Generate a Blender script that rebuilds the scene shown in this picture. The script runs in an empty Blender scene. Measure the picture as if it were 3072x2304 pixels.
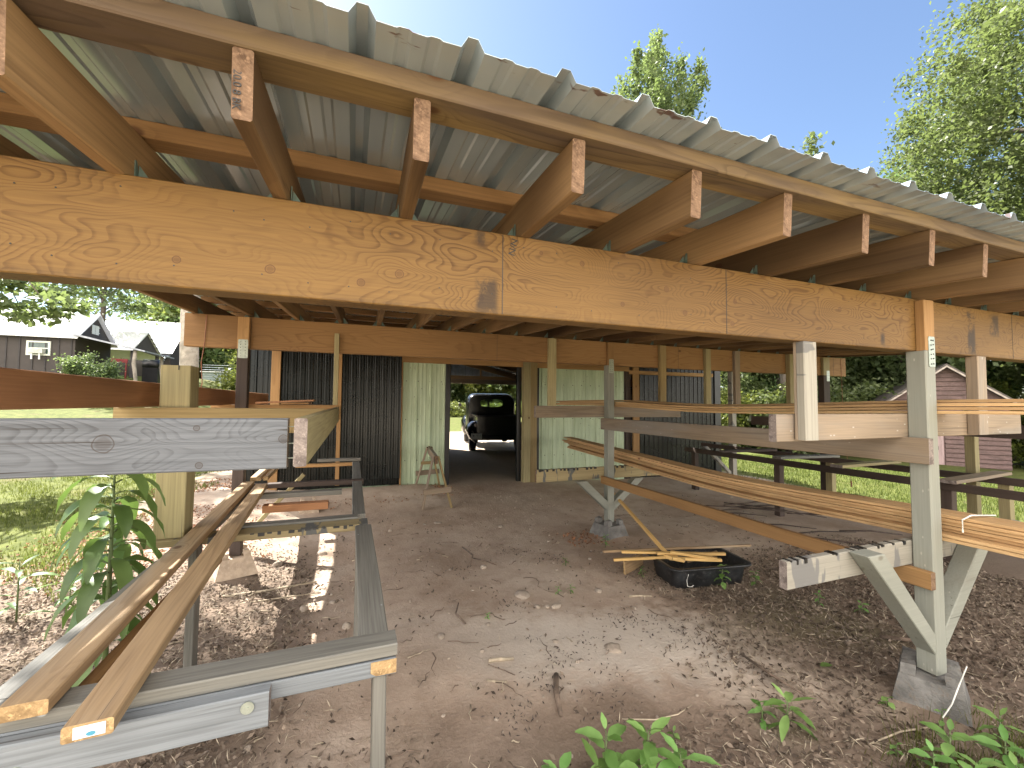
import bpy, math, random
import numpy as np
from mathutils import Vector, Matrix, noise as mnoise
R_ = math.radians
rnd = random.Random(7)
scene = bpy.context.scene
col = scene.collection

# ------------------------------------------------------------------ camera
cam_d = bpy.data.cameras.new("Camera")
cam = bpy.data.objects.new("Camera", cam_d)
col.objects.link(cam)
cam_d.sensor_width = 36.0
cam_d.lens = 36.0 * 422.8 / 1024.0
cam_d.clip_start = 0.02
cam_d.clip_end = 2000
YAW, PIT, ROL = R_(20.647), R_(2.644), R_(-0.498)
fwd = Vector((math.sin(YAW) * math.cos(PIT), math.cos(YAW) * math.cos(PIT), math.sin(PIT)))
rgt = Vector((math.cos(YAW), -math.sin(YAW), 0))
dwn = fwd.cross(rgt)
r2 = rgt * math.cos(ROL) + dwn * math.sin(ROL)
d2 = -rgt * math.sin(ROL) + dwn * math.cos(ROL)
cm = Matrix((( r2.x, -d2.x, -fwd.x, 0), (r2.y, -d2.y, -fwd.y, 0), (r2.z, -d2.z, -fwd.z, 1.55), (0, 0, 0, 1)))
cam.matrix_world = cm
scene.camera = cam

# ------------------------------------------------------------------ world, sun, exposure
SUN_EL, SUN_AZ = R_(50), R_(-35)          # azimuth from +Y towards +X
world = bpy.data.worlds.new("World")
scene.world = world
world.use_nodes = True
wn = world.node_tree
wn.nodes.clear()
wo = wn.nodes.new("ShaderNodeOutputWorld")
wb = wn.nodes.new("ShaderNodeBackground")
sk = wn.nodes.new("ShaderNodeTexSky")
sk.sky_type = 'NISHITA'
sk.sun_disc = False
sk.sun_elevation = SUN_EL
sk.sun_rotation = SUN_AZ
sk.air_density = 1.0
sk.dust_density = 0.8
sk.ozone_density = 2.0
# unseen bright cloud bank, added behind the camera to light the shaded shed
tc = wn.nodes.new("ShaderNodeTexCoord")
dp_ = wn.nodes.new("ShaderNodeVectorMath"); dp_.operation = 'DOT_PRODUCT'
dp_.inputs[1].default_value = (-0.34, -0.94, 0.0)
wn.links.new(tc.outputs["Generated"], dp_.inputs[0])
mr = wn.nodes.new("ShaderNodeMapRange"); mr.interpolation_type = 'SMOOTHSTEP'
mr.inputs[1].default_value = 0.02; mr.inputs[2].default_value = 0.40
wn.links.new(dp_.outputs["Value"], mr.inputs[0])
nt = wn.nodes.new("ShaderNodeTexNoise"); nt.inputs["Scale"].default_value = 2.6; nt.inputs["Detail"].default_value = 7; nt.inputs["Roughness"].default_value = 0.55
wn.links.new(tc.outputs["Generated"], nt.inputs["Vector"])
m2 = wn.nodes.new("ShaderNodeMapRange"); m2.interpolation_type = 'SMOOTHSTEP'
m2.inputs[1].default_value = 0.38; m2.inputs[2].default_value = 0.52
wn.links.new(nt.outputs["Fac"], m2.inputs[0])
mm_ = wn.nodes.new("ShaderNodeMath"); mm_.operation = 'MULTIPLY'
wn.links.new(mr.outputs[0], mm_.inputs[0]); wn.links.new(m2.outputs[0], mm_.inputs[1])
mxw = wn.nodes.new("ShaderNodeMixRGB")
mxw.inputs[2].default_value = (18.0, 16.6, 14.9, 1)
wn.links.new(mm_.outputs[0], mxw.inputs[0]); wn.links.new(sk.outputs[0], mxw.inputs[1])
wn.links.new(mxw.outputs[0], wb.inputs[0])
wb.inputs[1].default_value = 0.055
wn.links.new(wb.outputs[0], wo.inputs[0])
sun_d = bpy.data.lights.new("Sun", 'SUN')
sun = bpy.data.objects.new("Sun", sun_d)
col.objects.link(sun)
sun_d.energy = 4.0
sun_d.angle = R_(0.5)
sun_d.color = (1.0, 0.95, 0.86)
sdir = Vector((math.sin(SUN_AZ) * math.cos(SUN_EL), math.cos(SUN_AZ) * math.cos(SUN_EL), math.sin(SUN_EL)))
sun.rotation_euler = sdir.to_track_quat('Z', 'Y').to_euler()
scene.view_settings.view_transform = 'Standard'
scene.view_settings.look = 'None'
scene.view_settings.exposure = 2.35
scene.view_settings.gamma = 1.0
scene.view_settings.use_curve_mapping = False
scene.render.engine = 'CYCLES'
scene.cycles.use_denoising = True
scene.cycles.max_bounces = 8
scene.cycles.diffuse_bounces = 7
scene.cycles.glossy_bounces = 3
scene.cycles.transmission_bounces = 4
scene.cycles.transparent_max_bounces = 6
scene.cycles.sample_clamp_indirect = 6.0

# ------------------------------------------------------------------ node helpers
class G:
    """small node graph builder"""
    def __init__(s, name):
        s.m = bpy.data.materials.new(name)
        s.m.use_nodes = True
        s.t = s.m.node_tree
        s.t.nodes.clear()
        s.out = s.n("ShaderNodeOutputMaterial")
        s.bsdf = s.n("ShaderNodeBsdfPrincipled")
        s.l(s.bsdf.outputs[0], s.out.inputs[0])
    def n(s, t, **k):
        x = s.t.nodes.new(t)
        for a, b in k.items():
            setattr(x, a, b)
        return x
    def l(s, a, b):
        s.t.links.new(a, b)
    def val(s, sock, v):
        if isinstance(v, (int, float)):
            sock.default_value = v
        elif isinstance(v, tuple):
            sock.default_value = v if len(v) == 4 or len(sock.default_value) == 3 else (*v, 1)
        else:
            s.l(v, sock)
    def math(s, op, a, b=0.0, c=None, clamp=False):
        x = s.n("ShaderNodeMath", operation=op, use_clamp=clamp)
        s.val(x.inputs[0], a); s.val(x.inputs[1], b)
        if c is not None:
            s.val(x.inputs[2], c)
        return x.outputs[0]
    def vmath(s, op, a, b):
        x = s.n("ShaderNodeVectorMath", operation=op)
        s.val(x.inputs[0], a); s.val(x.inputs[1], b)
        return x.outputs[0]
    def coord(s, kind="Object"):
        return s.n("ShaderNodeTexCoord").outputs[kind]
    def mapv(s, v, scale=(1, 1, 1), loc=(0, 0, 0)):
        x = s.n("ShaderNodeMapping")
        s.l(v, x.inputs[0])
        x.inputs[1].default_value = loc
        x.inputs[3].default_value = scale
        return x.outputs[0]
    def noise(s, v, scale=5, detail=3, rough=0.5, dist=0.0, col=False):
        x = s.n("ShaderNodeTexNoise")
        s.l(v, x.inputs["Vector"])
        x.inputs["Scale"].default_value = scale
        x.inputs["Detail"].default_value = detail
        x.inputs["Roughness"].default_value = rough
        x.inputs["Distortion"].default_value = dist
        return x.outputs["Color" if col else "Fac"]
    def voro(s, v, scale=5, out="Distance", feature='F1', rand=1.0):
        x = s.n("ShaderNodeTexVoronoi", feature=feature)
        s.l(v, x.inputs["Vector"])
        x.inputs["Scale"].default_value = scale
        x.inputs["Randomness"].default_value = rand
        return x.outputs[out]
    def ramp(s, f, stops, interp='LINEAR'):
        x = s.n("ShaderNodeValToRGB")
        x.color_ramp.interpolation = interp
        e = x.color_ramp.elements
        while len(e) > 1:
            e.remove(e[-1])
        e[0].position = stops[0][0]; e[0].color = c4(stops[0][1])
        for p, c in stops[1:]:
            k = e.new(p); k.color = c4(c)
        s.l(f, x.inputs[0])
        return x.outputs[0]
    def mix(s, f, a, b, mode='MIX'):
        x = s.n("ShaderNodeMixRGB", blend_type=mode)
        s.val(x.inputs[0], f)
        s.val(x.inputs[1], c4(a) if isinstance(a, tuple) else a)
        s.val(x.inputs[2], c4(b) if isinstance(b, tuple) else b)
        return x.outputs[0]
    def sep(s, v):
        x = s.n("ShaderNodeSeparateXYZ"); s.l(v, x.inputs[0]); return x.outputs
    def comb(s, a, b, c):
        x = s.n("ShaderNodeCombineXYZ"); s.val(x.inputs[0], a); s.val(x.inputs[1], b); s.val(x.inputs[2], c); return x.outputs[0]
    def objrand(s):
        return s.n("ShaderNodeObjectInfo").outputs["Random"]
    def smooth(s, v, a, b):
        x = s.n("ShaderNodeMapRange", interpolation_type='SMOOTHSTEP')
        s.val(x.inputs[0], v)
        x.inputs[1].default_value = a; x.inputs[2].default_value = b
        return x.outputs[0]
    def bump(s, h, strength=0.3, dist=0.01):
        x = s.n("ShaderNodeBump")
        x.inputs["Strength"].default_value = strength
        x.inputs["Distance"].default_value = dist
        s.l(h, x.inputs["Height"])
        s.l(x.outputs[0], s.bsdf.inputs["Normal"])
    def fin(s, color, rough=0.6, metal=0.0, spec=None):
        s.val(s.bsdf.inputs["Base Color"], c4(color) if isinstance(color, tuple) else color)
        s.val(s.bsdf.inputs["Roughness"], rough)
        s.val(s.bsdf.inputs["Metallic"], metal)
        if spec is not None:
            s.bsdf.inputs["Specular IOR Level"].default_value = spec
        return s.m
def c4(c):
    return (c, c, c, 1) if isinstance(c, (int, float)) else (tuple(c) if len(c) == 4 else (*c, 1))

def wood(name, light, dark, freq=9.0, sx=0.5, syz=4.0, fibre=0.25, knots=0.5, knot_col=(0.10, 0.045, 0.02), grey=None, greyamt=0.0,
         rough=0.65, contour=0.5, stain=None, tint=0.18, specks=None, marks=None, bumps=0.25, knot_list=None, cracks=0.0):
    """lumber: x is the grain axis of the object; contours of a stretched noise field give the flat-sawn figure"""
    g = G(name)
    o = g.coord()
    rv = g.math('MULTIPLY', g.objrand(), 37.0)
    off = g.comb(rv, g.math('MULTIPLY', rv, 1.7), g.math('MULTIPLY', rv, 0.6))
    p = g.vmath('ADD', o, off)
    ps = g.mapv(p, (sx, syz, syz))
    field = g.noise(ps, 1.0, 1.5, 0.45, 0.15)
    # knots: sparse voronoi cells
    pse = g.sep(p)
    pk = g.comb(g.math('MULTIPLY', pse[0], 4.0), g.math('MULTIPLY', g.math('ADD', pse[1], pse[2]), 6.5), 0.0)
    kd = g.voro(pk, 1.0, "Distance", 'F1', 1.0)
    kc = g.sep(g.voro(pk, 1.0, "Color", 'F1', 1.0))[0]
    gate = g.math('LESS_THAN', kc, knots)
    infl = g.math('MULTIPLY', g.math('POWER', g.math('SUBTRACT', 1.0, g.smooth(kd, 0.0, 0.55)), 2.5), gate)
    if knot_list:
        sp_ = g.sep(o)
        acc = None; kn2 = None
        for (kx, kz, kr) in knot_list:
            dx = g.math('MULTIPLY', g.math('SUBTRACT', sp_[0], kx), 0.55)
            dz = g.math('SUBTRACT', sp_[2], kz)
            d = g.math('SQRT', g.math('ADD', g.math('MULTIPLY', dx, dx), g.math('MULTIPLY', dz, dz)))
            f = g.math('POWER', g.math('SUBTRACT', 1.0, g.smooth(d, 0.0, 0.12)), 1.3)
            acc = f if acc is None else g.math('MAXIMUM', acc, f)
            dxk = g.math('SUBTRACT', sp_[0], kx)
            dk = g.math('SQRT', g.math('ADD', g.math('MULTIPLY', dxk, dxk), g.math('MULTIPLY', dz, dz)))
            dk = g.math('MULTIPLY', dk, g.math('ADD', 0.8, g.math('MULTIPLY', g.noise(o, 30, 2), 0.4)))
            core = g.math('MULTIPLY', g.math('SUBTRACT', 1.0, g.smooth(g.math('ABSOLUTE', g.math('SUBTRACT', dk, kr)), 0.0004, 0.0022)), 0.8)
            inner = g.math('MULTIPLY', g.math('SUBTRACT', 1.0, g.smooth(dk, kr * 0.6, kr)), 0.45)
            core = g.math('MAXIMUM', core, inner)
            kn2 = core if kn2 is None else g.math('MAXIMUM', kn2, core)
        infl = g.math('MAXIMUM', infl, acc)
    fld = g.math('ADD', field, g.math('MULTIPLY', infl, 0.20))
    ring = g.math('FRACT', g.math('MULTIPLY', fld, freq))
    wobble = g.noise(g.mapv(p, (3, 60, 60)), 1.0, 2, 0.6)
    lite = g.ramp(ring, [(0.0, 0.0), (0.55, 0.12), (0.86, 1.0), (0.95, 0.85), (1.0, 0.0)])
    lite = g.math('MULTIPLY', lite, g.math('ADD', g.math('MULTIPLY', wobble, 0.9), 0.45))
    fade = g.smooth(g.noise(g.mapv(p, (1.3, 3.0, 3.0)), 1.0, 3, 0.6), 0.36, 0.60)
    lite = g.math('MULTIPLY', lite, g.math('ADD', g.math('MULTIPLY', fade, 0.75), 0.25))
    c = g.mix(g.math('MULTIPLY', lite, contour, clamp=True), light, dark)
    fb = g.noise(g.mapv(p, (2.5, 130, 130)), 1.0, 2, 0.6)
    c = g.mix(fibre, c, g.ramp(fb, [(0.3, tuple(x * 0.55 for x in light)), (0.62, tuple(min(1, x * 1.25) for x in light))]))
    # broad tone drift along the board
    dr = g.noise(g.mapv(p, (0.7, 2.0, 2.0)), 1.0, 2, 0.5)
    c = g.mix(g.math('MULTIPLY', g.smooth(dr, 0.38, 0.72), tint * 1.6), c, tuple(x * 0.55 for x in dark))
    if grey is not None:
        gm = g.noise(g.mapv(p, (0.8, 5, 5)), 1.0, 4, 0.6)
        gm = g.smooth(g.math('ADD', gm, greyamt - 0.5), 0.35, 0.65)
        gcol = g.mix(g.math('MULTIPLY', lite, 0.7, clamp=True), grey, tuple(x * 0.45 for x in grey))
        c = g.mix(gm, c, gcol)
    kn = g.math('MULTIPLY', g.math('SUBTRACT', 1.0, g.smooth(kd, 0.07, 0.125)), gate)
    c = g.mix(g.math('MULTIPLY', kn, 0.85), c, knot_col)
    if knot_list:
        c = g.mix(kn2, c, knot_col)
    if stain is not None:
        sp = g.sep(o)
        for (x0, x1, z0, z1, amt) in stain:
            bx = g.math('MULTIPLY', g.smooth(sp[0], x0 - 0.012, x0 + 0.012), g.math('SUBTRACT', 1.0, g.smooth(sp[0], x1 - 0.012, x1 + 0.012)))
            bz = g.math('MULTIPLY', g.smooth(sp[2], z0 - 0.02, z0 + 0.02), g.math('SUBTRACT', 1.0, g.smooth(sp[2], z1 - 0.02, z1 + 0.02)))
            ns = g.smooth(g.noise(g.mapv(o, (11, 4, 9)), 1.0, 6, 0.75), 0.38, 0.56)
            c = g.mix(g.math('MULTIPLY', g.math('MULTIPLY', bx, bz), g.math('MULTIPLY', ns, amt)), c, (0.035, 0.025, 0.02))
    if specks is not None:
        sv = g.voro(g.mapv(p, (14, 30, 30)), 1.0)
        sc_ = g.sep(g.voro(g.mapv(p, (14, 30, 30)), 1.0, "Color"))[1]
        sm = g.math('MULTIPLY', g.math('SUBTRACT', 1.0, g.smooth(sv, 0.05, 0.15)), g.math('LESS_THAN', sc_, 0.20))
        c = g.mix(sm, c, specks)
    if marks is not None:
        mv = g.noise(g.mapv(p, (9, 2.5, 2.5)), 1.0, 3, 0.6)
        c = g.mix(g.math('MULTIPLY', g.smooth(mv, 0.56, 0.60), 0.9), c, marks)
    if cracks:
        ck = g.noise(g.mapv(p, (1.1, 75, 75)), 1.0, 3, 0.55, 0.3)
        ckm = g.math('MULTIPLY', g.smooth(ck, 0.655, 0.70), g.smooth(g.noise(g.mapv(p, (1.6, 6, 6)), 1.0, 2), 0.42, 0.55))
        c = g.mix(g.math('MULTIPLY', ckm, cracks), c, (0.03, 0.025, 0.022))
    # every board slightly different
    c2 = g.n("ShaderNodeHueSaturation")
    g.l(c, c2.inputs["Color"])
    g.val(c2.inputs["Value"], g.math('ADD', g.math('MULTIPLY', g.objrand(), tint), 1.0 - tint / 2))
    g.bump(g.math('ADD', fb, g.math('MULTIPLY', lite, -0.4)), bumps, 0.002)
    return g.fin(c2.outputs[0], rough, 0.0, 0.3)

def endwood(name, light, dark, rough=0.8):
    g = G(name)
    o = g.coord()
    rv = g.objrand()
    s3 = g.sep(o)
    yy = g.math('ADD', s3[1], g.math('ADD', g.math('MULTIPLY', rv, 0.06), 0.01))
    zz = g.math('ADD', s3[2], -0.09)
    d = g.math('SQRT', g.math('ADD', g.math('MULTIPLY', yy, yy), g.math('MULTIPLY', zz, zz)))
    d = g.math('ADD', d, g.math('MULTIPLY', g.noise(o, 30, 2), 0.004))
    ring = g.math('FRACT', g.math('MULTIPLY', d, 130))
    c = g.mix(g.math('MULTIPLY', ring, 0.35), light, dark)
    sp = g.noise(o, 160, 3, 0.7)
    c = g.mix(g.math('MULTIPLY', g.smooth(sp, 0.45, 0.75), 0.55), c, tuple(min(1, x * 1.5) for x in light))
    bl = g.noise(o, 28, 3, 0.6)
    c = g.mix(g.math('MULTIPLY', g.smooth(bl, 0.45, 0.65), 0.7), c, tuple(x * 0.7 for x in dark))
    fl_ = g.noise(o, 75, 3, 0.7)
    c = g.mix(g.math('MULTIPLY', g.smooth(fl_, 0.55, 0.66), 0.55), c, tuple(min(1, x * 1.7) for x in light))
    g.bump(sp, 0.4, 0.002)
    return g.fin(c, rough, 0, 0.2)

def plain(name, colr, rough=0.6, metal=0.0, var=0.25, scale=6.0, spec=None, dirt=None, bump=0.0, stretch=(1, 1, 1)):
    g = G(name)
    o = g.coord()
    p = g.mapv(g.vmath('ADD', o, g.comb(g.math('MULTIPLY', g.objrand(), 20), 0.0, 0.0)), stretch)
    n = g.noise(p, scale, 4, 0.6)
    c = g.mix(g.smooth(n, 0.3, 0.7), tuple(x * (1 - var) for x in colr), tuple(min(1, x * (1 + var)) for x in colr))
    if dirt is not None:
        d = g.noise(p, scale * 4, 5, 0.7)
        c = g.mix(g.math('MULTIPLY', g.smooth(d, 0.52, 0.68), 0.6), c, dirt)
    if bump:
        g.bump(g.noise(p, scale * 8, 4, 0.6), bump, 0.01)
    r = g.math('ADD', g.math('MULTIPLY', n, 0.2), rough - 0.1)
    return g.fin(c, r, metal, spec)

MAT = {}
M = MAT
FB = lambda x, z: (x - 2.92, z - 1.996)      # front beam local coordinates
kl = [(*FB(a, b), r) for a, b, r in [(0.016, 1.916, .011), (0.129, 1.956, .013), (0.787, 2.072, .009), (0.965, 1.936, .008), (1.176, 2.017, .011),
      (-0.229, 1.928, .012), (-0.449, 1.927, .009), (1.545, 2.001, .010), (2.232, 2.027, .012), (1.528, 1.903, .010), (1.269, 1.928, .010), (0.40, 1.905, .007), (0.62, 2.09, .006)]]
st = []
for (a, b, c_, d_, e_) in [(0.381, 0.456, 1.861, 1.978, 0.8), (0.376, 0.415, 2.083, 2.14, 0.7), (2.547, 2.578, 1.86, 1.93, 0.9), (2.547, 2.58, 2.11, 2.14, 0.8),
                       (3.359, 3.438, 1.861, 2.121, 0.85), (3.602, 3.706, 1.989, 2.114, 0.8), (-2, 9, 1.85, 1.862, 0.5)]:
    x0, z0 = FB(a, c_); x1, z1 = FB(b, d_)
    st.append((x0, x1, z0, z1, e_))
M['lvl'] = wood("laminated_beam_wood", (0.220, 0.126, 0.040), (0.085, 0.036, 0.010), freq=24, sx=3.1, syz=8.2, fibre=0.32, knots=0.0, contour=1.1, stain=st, knot_list=kl, tint=0.22, rough=0.55)
M['lvl2'] = wood("laminated_beam_wood_far", (0.34, 0.195, 0.082), (0.17, 0.08, 0.03), freq=18, sx=0.9, syz=5.5, fibre=0.25, knots=0.16, contour=0.6, tint=0.25)
M['raft'] = wood("rafter_pine", (0.25, 0.158, 0.076), (0.10, 0.054, 0.025), cracks=0.45, freq=9, sx=0.25, syz=3.5, fibre=0.35, knots=0.30, contour=0.8, tint=0.55)
M['purl'] = wood("purlin_pine", (0.29, 0.165, 0.07), (0.14, 0.07, 0.027), cracks=0.45, freq=8, sx=0.25, syz=6, fibre=0.3, knots=0.35, contour=0.5, tint=0.35)
M['purl1'] = wood("eave_purlin_pine", (0.26, 0.18, 0.075), (0.09, 0.052, 0.024), cracks=0.45, freq=14, sx=0.6, syz=9, fibre=0.45, knots=0.6, contour=0.95, tint=0.5, grey=(0.12, 0.085, 0.06), greyamt=0.50)
M['end'] = endwood("sawn_end_pink", (0.20, 0.13, 0.085), (0.085, 0.048, 0.03))
M['endgrey'] = endwood("sawn_end_grey", (0.24, 0.205, 0.19), (0.12, 0.095, 0.09))
M['endpine'] = endwood("sawn_end_pine", (0.42, 0.29, 0.15), (0.26, 0.165, 0.08))
M['pine'] = wood("new_pine_board", (0.40, 0.275, 0.155), (0.20, 0.12, 0.06), cracks=0.45, freq=16, sx=0.45, syz=8, fibre=0.35, knots=0.32, contour=0.75, tint=0.15, grey=(0.36, 0.30, 0.23), greyamt=0.36)
M['trim'] = wood("clear_pine_trim", (0.64, 0.43, 0.22), (0.33, 0.15, 0.06), freq=14, sx=0.18, syz=14, fibre=0.45, knots=0.10, contour=0.6, tint=0.25, knot_col=(0.16, 0.04, 0.02))
M['grey'] = wood("weathered_grey_board", (0.15, 0.165, 0.19), (0.04, 0.043, 0.05), cracks=0.95, freq=30, sx=0.6, syz=8, fibre=0.5, knots=0.30, contour=0.85, tint=0.1, knot_col=(0.055, 0.045, 0.04), bumps=0.6,
                 knot_list=[(0.085, 0.008, 0.022), (0.278, 0.045, 0.007), (0.287, -0.054, 0.008), (0.484, 0.012, 0.011)])
M['grey2'] = wood("weathered_grey_lumber", (0.20, 0.22, 0.24), (0.09, 0.095, 0.10), cracks=0.7, freq=16, sx=0.25, syz=9, fibre=0.5, knots=0.12, contour=0.7, tint=0.1, knot_col=(0.13, 0.075, 0.06), bumps=0.5)
M['weath'] = wood("weathered_brown_board", (0.30, 0.235, 0.17), (0.14, 0.10, 0.07), cracks=0.7, freq=9, sx=0.5, syz=6, fibre=0.4, knots=0.2, contour=0.5, grey=(0.26, 0.235, 0.21), greyamt=0.45, specks=(0.45, 0.42, 0.38), tint=0.2)
M['post'] = wood("treated_post_wood", (0.36, 0.27, 0.13), (0.20, 0.13, 0.05), cracks=0.45, freq=8, sx=0.3, syz=6, fibre=0.4, knots=0.25, contour=0.5, tint=0.25)
M['olive'] = wood("olive_treated_wood", (0.36, 0.31, 0.17), (0.19, 0.15, 0.07), cracks=0.45, freq=8, sx=0.4, syz=6, fibre=0.4, knots=0.2, contour=0.45, tint=0.25)
M['orange'] = wood("orange_pine_board", (0.40, 0.235, 0.10), (0.22, 0.11, 0.045), freq=9, sx=0.3, syz=6, fibre=0.3, knots=0.25, contour=0.5, tint=0.25)
M['redbr'] = wood("red_brown_plywood", (0.40, 0.20, 0.10), (0.18, 0.08, 0.04), freq=6, sx=0.8, syz=4, fibre=0.25, knots=0.10, contour=0.5, tint=0.4)
M['dark'] = wood("dark_stained_wood", (0.085, 0.062, 0.052), (0.03, 0.022, 0.02), freq=8, sx=0.4, syz=5, fibre=0.3, knots=0.1, contour=0.4, tint=0.3)
M['gpaint'] = wood("grey_painted_wood", (0.20, 0.195, 0.175), (0.08, 0.078, 0.07), cracks=0.95, freq=16, sx=0.4, syz=8, fibre=0.5, knots=0.1, contour=0.5, tint=0.15, specks=(0.34, 0.36, 0.37), knot_col=(0.1, 0.1, 0.1), rough=0.5)
M['ppaint'] = wood("taupe_painted_post", (0.275, 0.285, 0.25), (0.20, 0.205, 0.175), cracks=0.55, freq=7, sx=0.3, syz=8, fibre=0.14, knots=0.14, contour=0.35, tint=0.12, knot_col=(0.16, 0.15, 0.12), specks=(0.40, 0.39, 0.34), rough=0.6, grey=(0.215, 0.20, 0.165), greyamt=0.30)
M['tarred'] = wood("tar_dripped_board", (0.38, 0.31, 0.17), (0.2, 0.15, 0.08), freq=8, sx=0.4, syz=6, fibre=0.3, knots=0.15, contour=0.5, marks=(0.09, 0.10, 0.11))
M['whitew'] = wood("whitewashed_board", (0.33, 0.315, 0.27), (0.27, 0.25, 0.22), cracks=0.7, freq=10, sx=0.5, syz=6, fibre=0.3, knots=0.2, contour=0.7, tint=0.2, marks=(0.16, 0.16, 0.16))
M['galv'] = plain("galvanised_plate", (0.42, 0.46, 0.40), 0.38, 0.55, var=0.15, scale=40, dirt=(0.2, 0.24, 0.2))
M['tie'] = plain("green_galvanised_tie", (0.16, 0.22, 0.19), 0.45, 0.5, var=0.2, scale=40)
M['nail'] = plain("dark_nail", (0.05, 0.05, 0.05), 0.5, 0.5)
M['blackm'] = plain("black_painted_metal", (0.006, 0.008, 0.0075), 0.27, 0.0, var=0.3, scale=2, spec=0.35)
M['blacktrim'] = plain("black_trim_metal", (0.008, 0.008, 0.010), 0.35, 0.0)
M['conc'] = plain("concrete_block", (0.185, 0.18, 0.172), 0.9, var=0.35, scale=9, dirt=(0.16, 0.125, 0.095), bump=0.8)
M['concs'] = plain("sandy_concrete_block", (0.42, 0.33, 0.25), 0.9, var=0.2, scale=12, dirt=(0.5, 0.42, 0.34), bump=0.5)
M['white'] = plain("white_painted_frame", (0.75, 0.77, 0.72), 0.6, var=0.05)
M['tub'] = plain("black_plastic_tub", (0.022, 0.024, 0.027), 0.45, var=0.5, scale=9, dirt=(0.09, 0.085, 0.08), bump=0.15)
M['rock'] = plain("tan_fieldstone", (0.36, 0.30, 0.245), 0.9, var=0.25, scale=9, dirt=(0.22, 0.18, 0.15), bump=0.7)
M['stem'] = plain("plant_stem", (0.10, 0.14, 0.05), 0.6)
M['bark'] = plain("tree_bark", (0.13, 0.105, 0.085), 0.9, var=0.4, scale=5, dirt=(0.28, 0.25, 0.22), bump=0.8, stretch=(1, 1, 0.25))
M['palebark'] = plain("mottled_pale_bark", (0.34, 0.30, 0.26), 0.9, var=0.35, scale=4, dirt=(0.09, 0.08, 0.07), bump=0.6)
M['cord'] = plain("brown_cord", (0.25, 0.10, 0.05), 0.5)
M['string'] = plain("white_string", (0.7, 0.7, 0.66), 0.7)
M['twig'] = plain("grey_twig_bark", (0.17, 0.125, 0.095), 0.9, var=0.4, scale=20)
M['paletwig'] = plain("pale_dry_stick", (0.42, 0.35, 0.26), 0.9, var=0.3, scale=20)

def roofmetal():
    g = G("roof_sheet_metal")
    o = g.coord()
    n = g.noise(g.mapv(o, (7, 0.5, 1)), 1.0, 3, 0.5)
    n2 = g.noise(o, 3.0, 4, 0.6)
    c = g.mix(g.smooth(n, 0.3, 0.7), (0.34, 0.41, 0.45), (0.42, 0.50, 0.54))
    spx = g.sep(o)
    # rust specks along the drip edge
    edge = g.math('SUBTRACT', 1.0, g.smooth(spx[1], 0.875, 0.905))
    ru = g.smooth(g.noise(g.mapv(o, (9, 30, 1)), 1.0, 3, 0.6), 0.60, 0.66)
    c = g.mix(g.math('MULTIPLY', g.math('MULTIPLY', edge, ru), 0.85), c, (0.13, 0.07, 0.055))
    r = g.math('ADD', g.math('MULTIPLY', n2, 0.22), 0.07)
    return g.fin(c, r, 0.4, 0.6)
M['roof'] = roofmetal()
def palepanel():
    g = G("pale_green_grey_panel")
    o = g.coord()
    n = g.noise(g.mapv(o, (5, 1, 0.6)), 2.0, 4, 0.6)
    c = g.mix(g.smooth(n, 0.3, 0.7), (0.42, 0.52, 0.35), (0.56, 0.67, 0.48))
    d = g.noise(g.mapv(o, (12, 1, 1.2)), 3.0, 4, 0.7)
    c = g.mix(g.math('MULTIPLY', g.smooth(d, 0.5, 0.75), 0.5), c, (0.29, 0.35, 0.25))
    sv = g.voro(o, 9.0)
    c = g.mix(g.math('MULTIPLY', g.math('LESS_THAN', sv, 0.07), 0.8), c, (0.10, 0.10, 0.08))
    return g.fin(c, 0.42, 0.0, 0.5)
M['pale'] = palepanel()
def leafmat(name, dark, light, trans, tw=0.4, rough=0.45):
    g = G(name)
    a = g.n("ShaderNodeAttribute", attribute_name="tint").outputs["Fac"]
    c = g.ramp(a, [(0.0, dark), (0.6, light), (1.0, tuple(min(1, x * 1.35) for x in light))])
    hs = g.n("ShaderNodeHueSaturation")
    g.l(c, hs.inputs["Color"])
    g.val(hs.inputs["Hue"], g.math('ADD', g.math('MULTIPLY', g.objrand(), 0.03), 0.485))
    g.val(hs.inputs["Value"], g.math('ADD', g.math('MULTIPLY', g.objrand(), 0.3), 0.85))
    g.fin(hs.outputs[0], rough, 0.0, 0.4)
    tr = g.n("ShaderNodeBsdfTranslucent")
    g.val(tr.inputs[0], g.mix(0.5, hs.outputs[0], trans))
    mx = g.n("ShaderNodeMixShader")
    mx.inputs[0].default_value = tw
    g.l(g.bsdf.outputs[0], mx.inputs[1]); g.l(tr.outputs[0], mx.inputs[2])
    g.l(mx.outputs[0], g.out.inputs[0])
    return g.m
M['leafA'] = leafmat("leaf_mid_green", (0.06, 0.09, 0.042), (0.15, 0.19, 0.09), (0.24, 0.32, 0.07), 0.5)
M['leafB'] = leafmat("leaf_dark_green", (0.05, 0.085, 0.035), (0.15, 0.22, 0.085), (0.24, 0.34, 0.09), 0.45)
M['leafC'] = leafmat("leaf_yellow_green", (0.07, 0.09, 0.02), (0.14, 0.165, 0.04), (0.36, 0.42, 0.08), 0.4)
M['weed'] = leafmat("weed_leaf", (0.12, 0.24, 0.06), (0.22, 0.38, 0.12), (0.30, 0.48, 0.10), 0.35, 0.4)
M['weedB'] = leafmat("tall_weed_leaf", (0.065, 0.13, 0.04), (0.13, 0.22, 0.075), (0.20, 0.32, 0.05), 0.35, 0.4)
M['grass'] = leafmat("grass_blades", (0.045, 0.065, 0.012), (0.112, 0.138, 0.030), (0.20, 0.22, 0.05), 0.45, 0.6)
M['litter'] = leafmat("dry_leaf_litter", (0.055, 0.040, 0.030), (0.215, 0.17, 0.13), (0.2, 0.15, 0.1), 0.15, 0.8)
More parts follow.
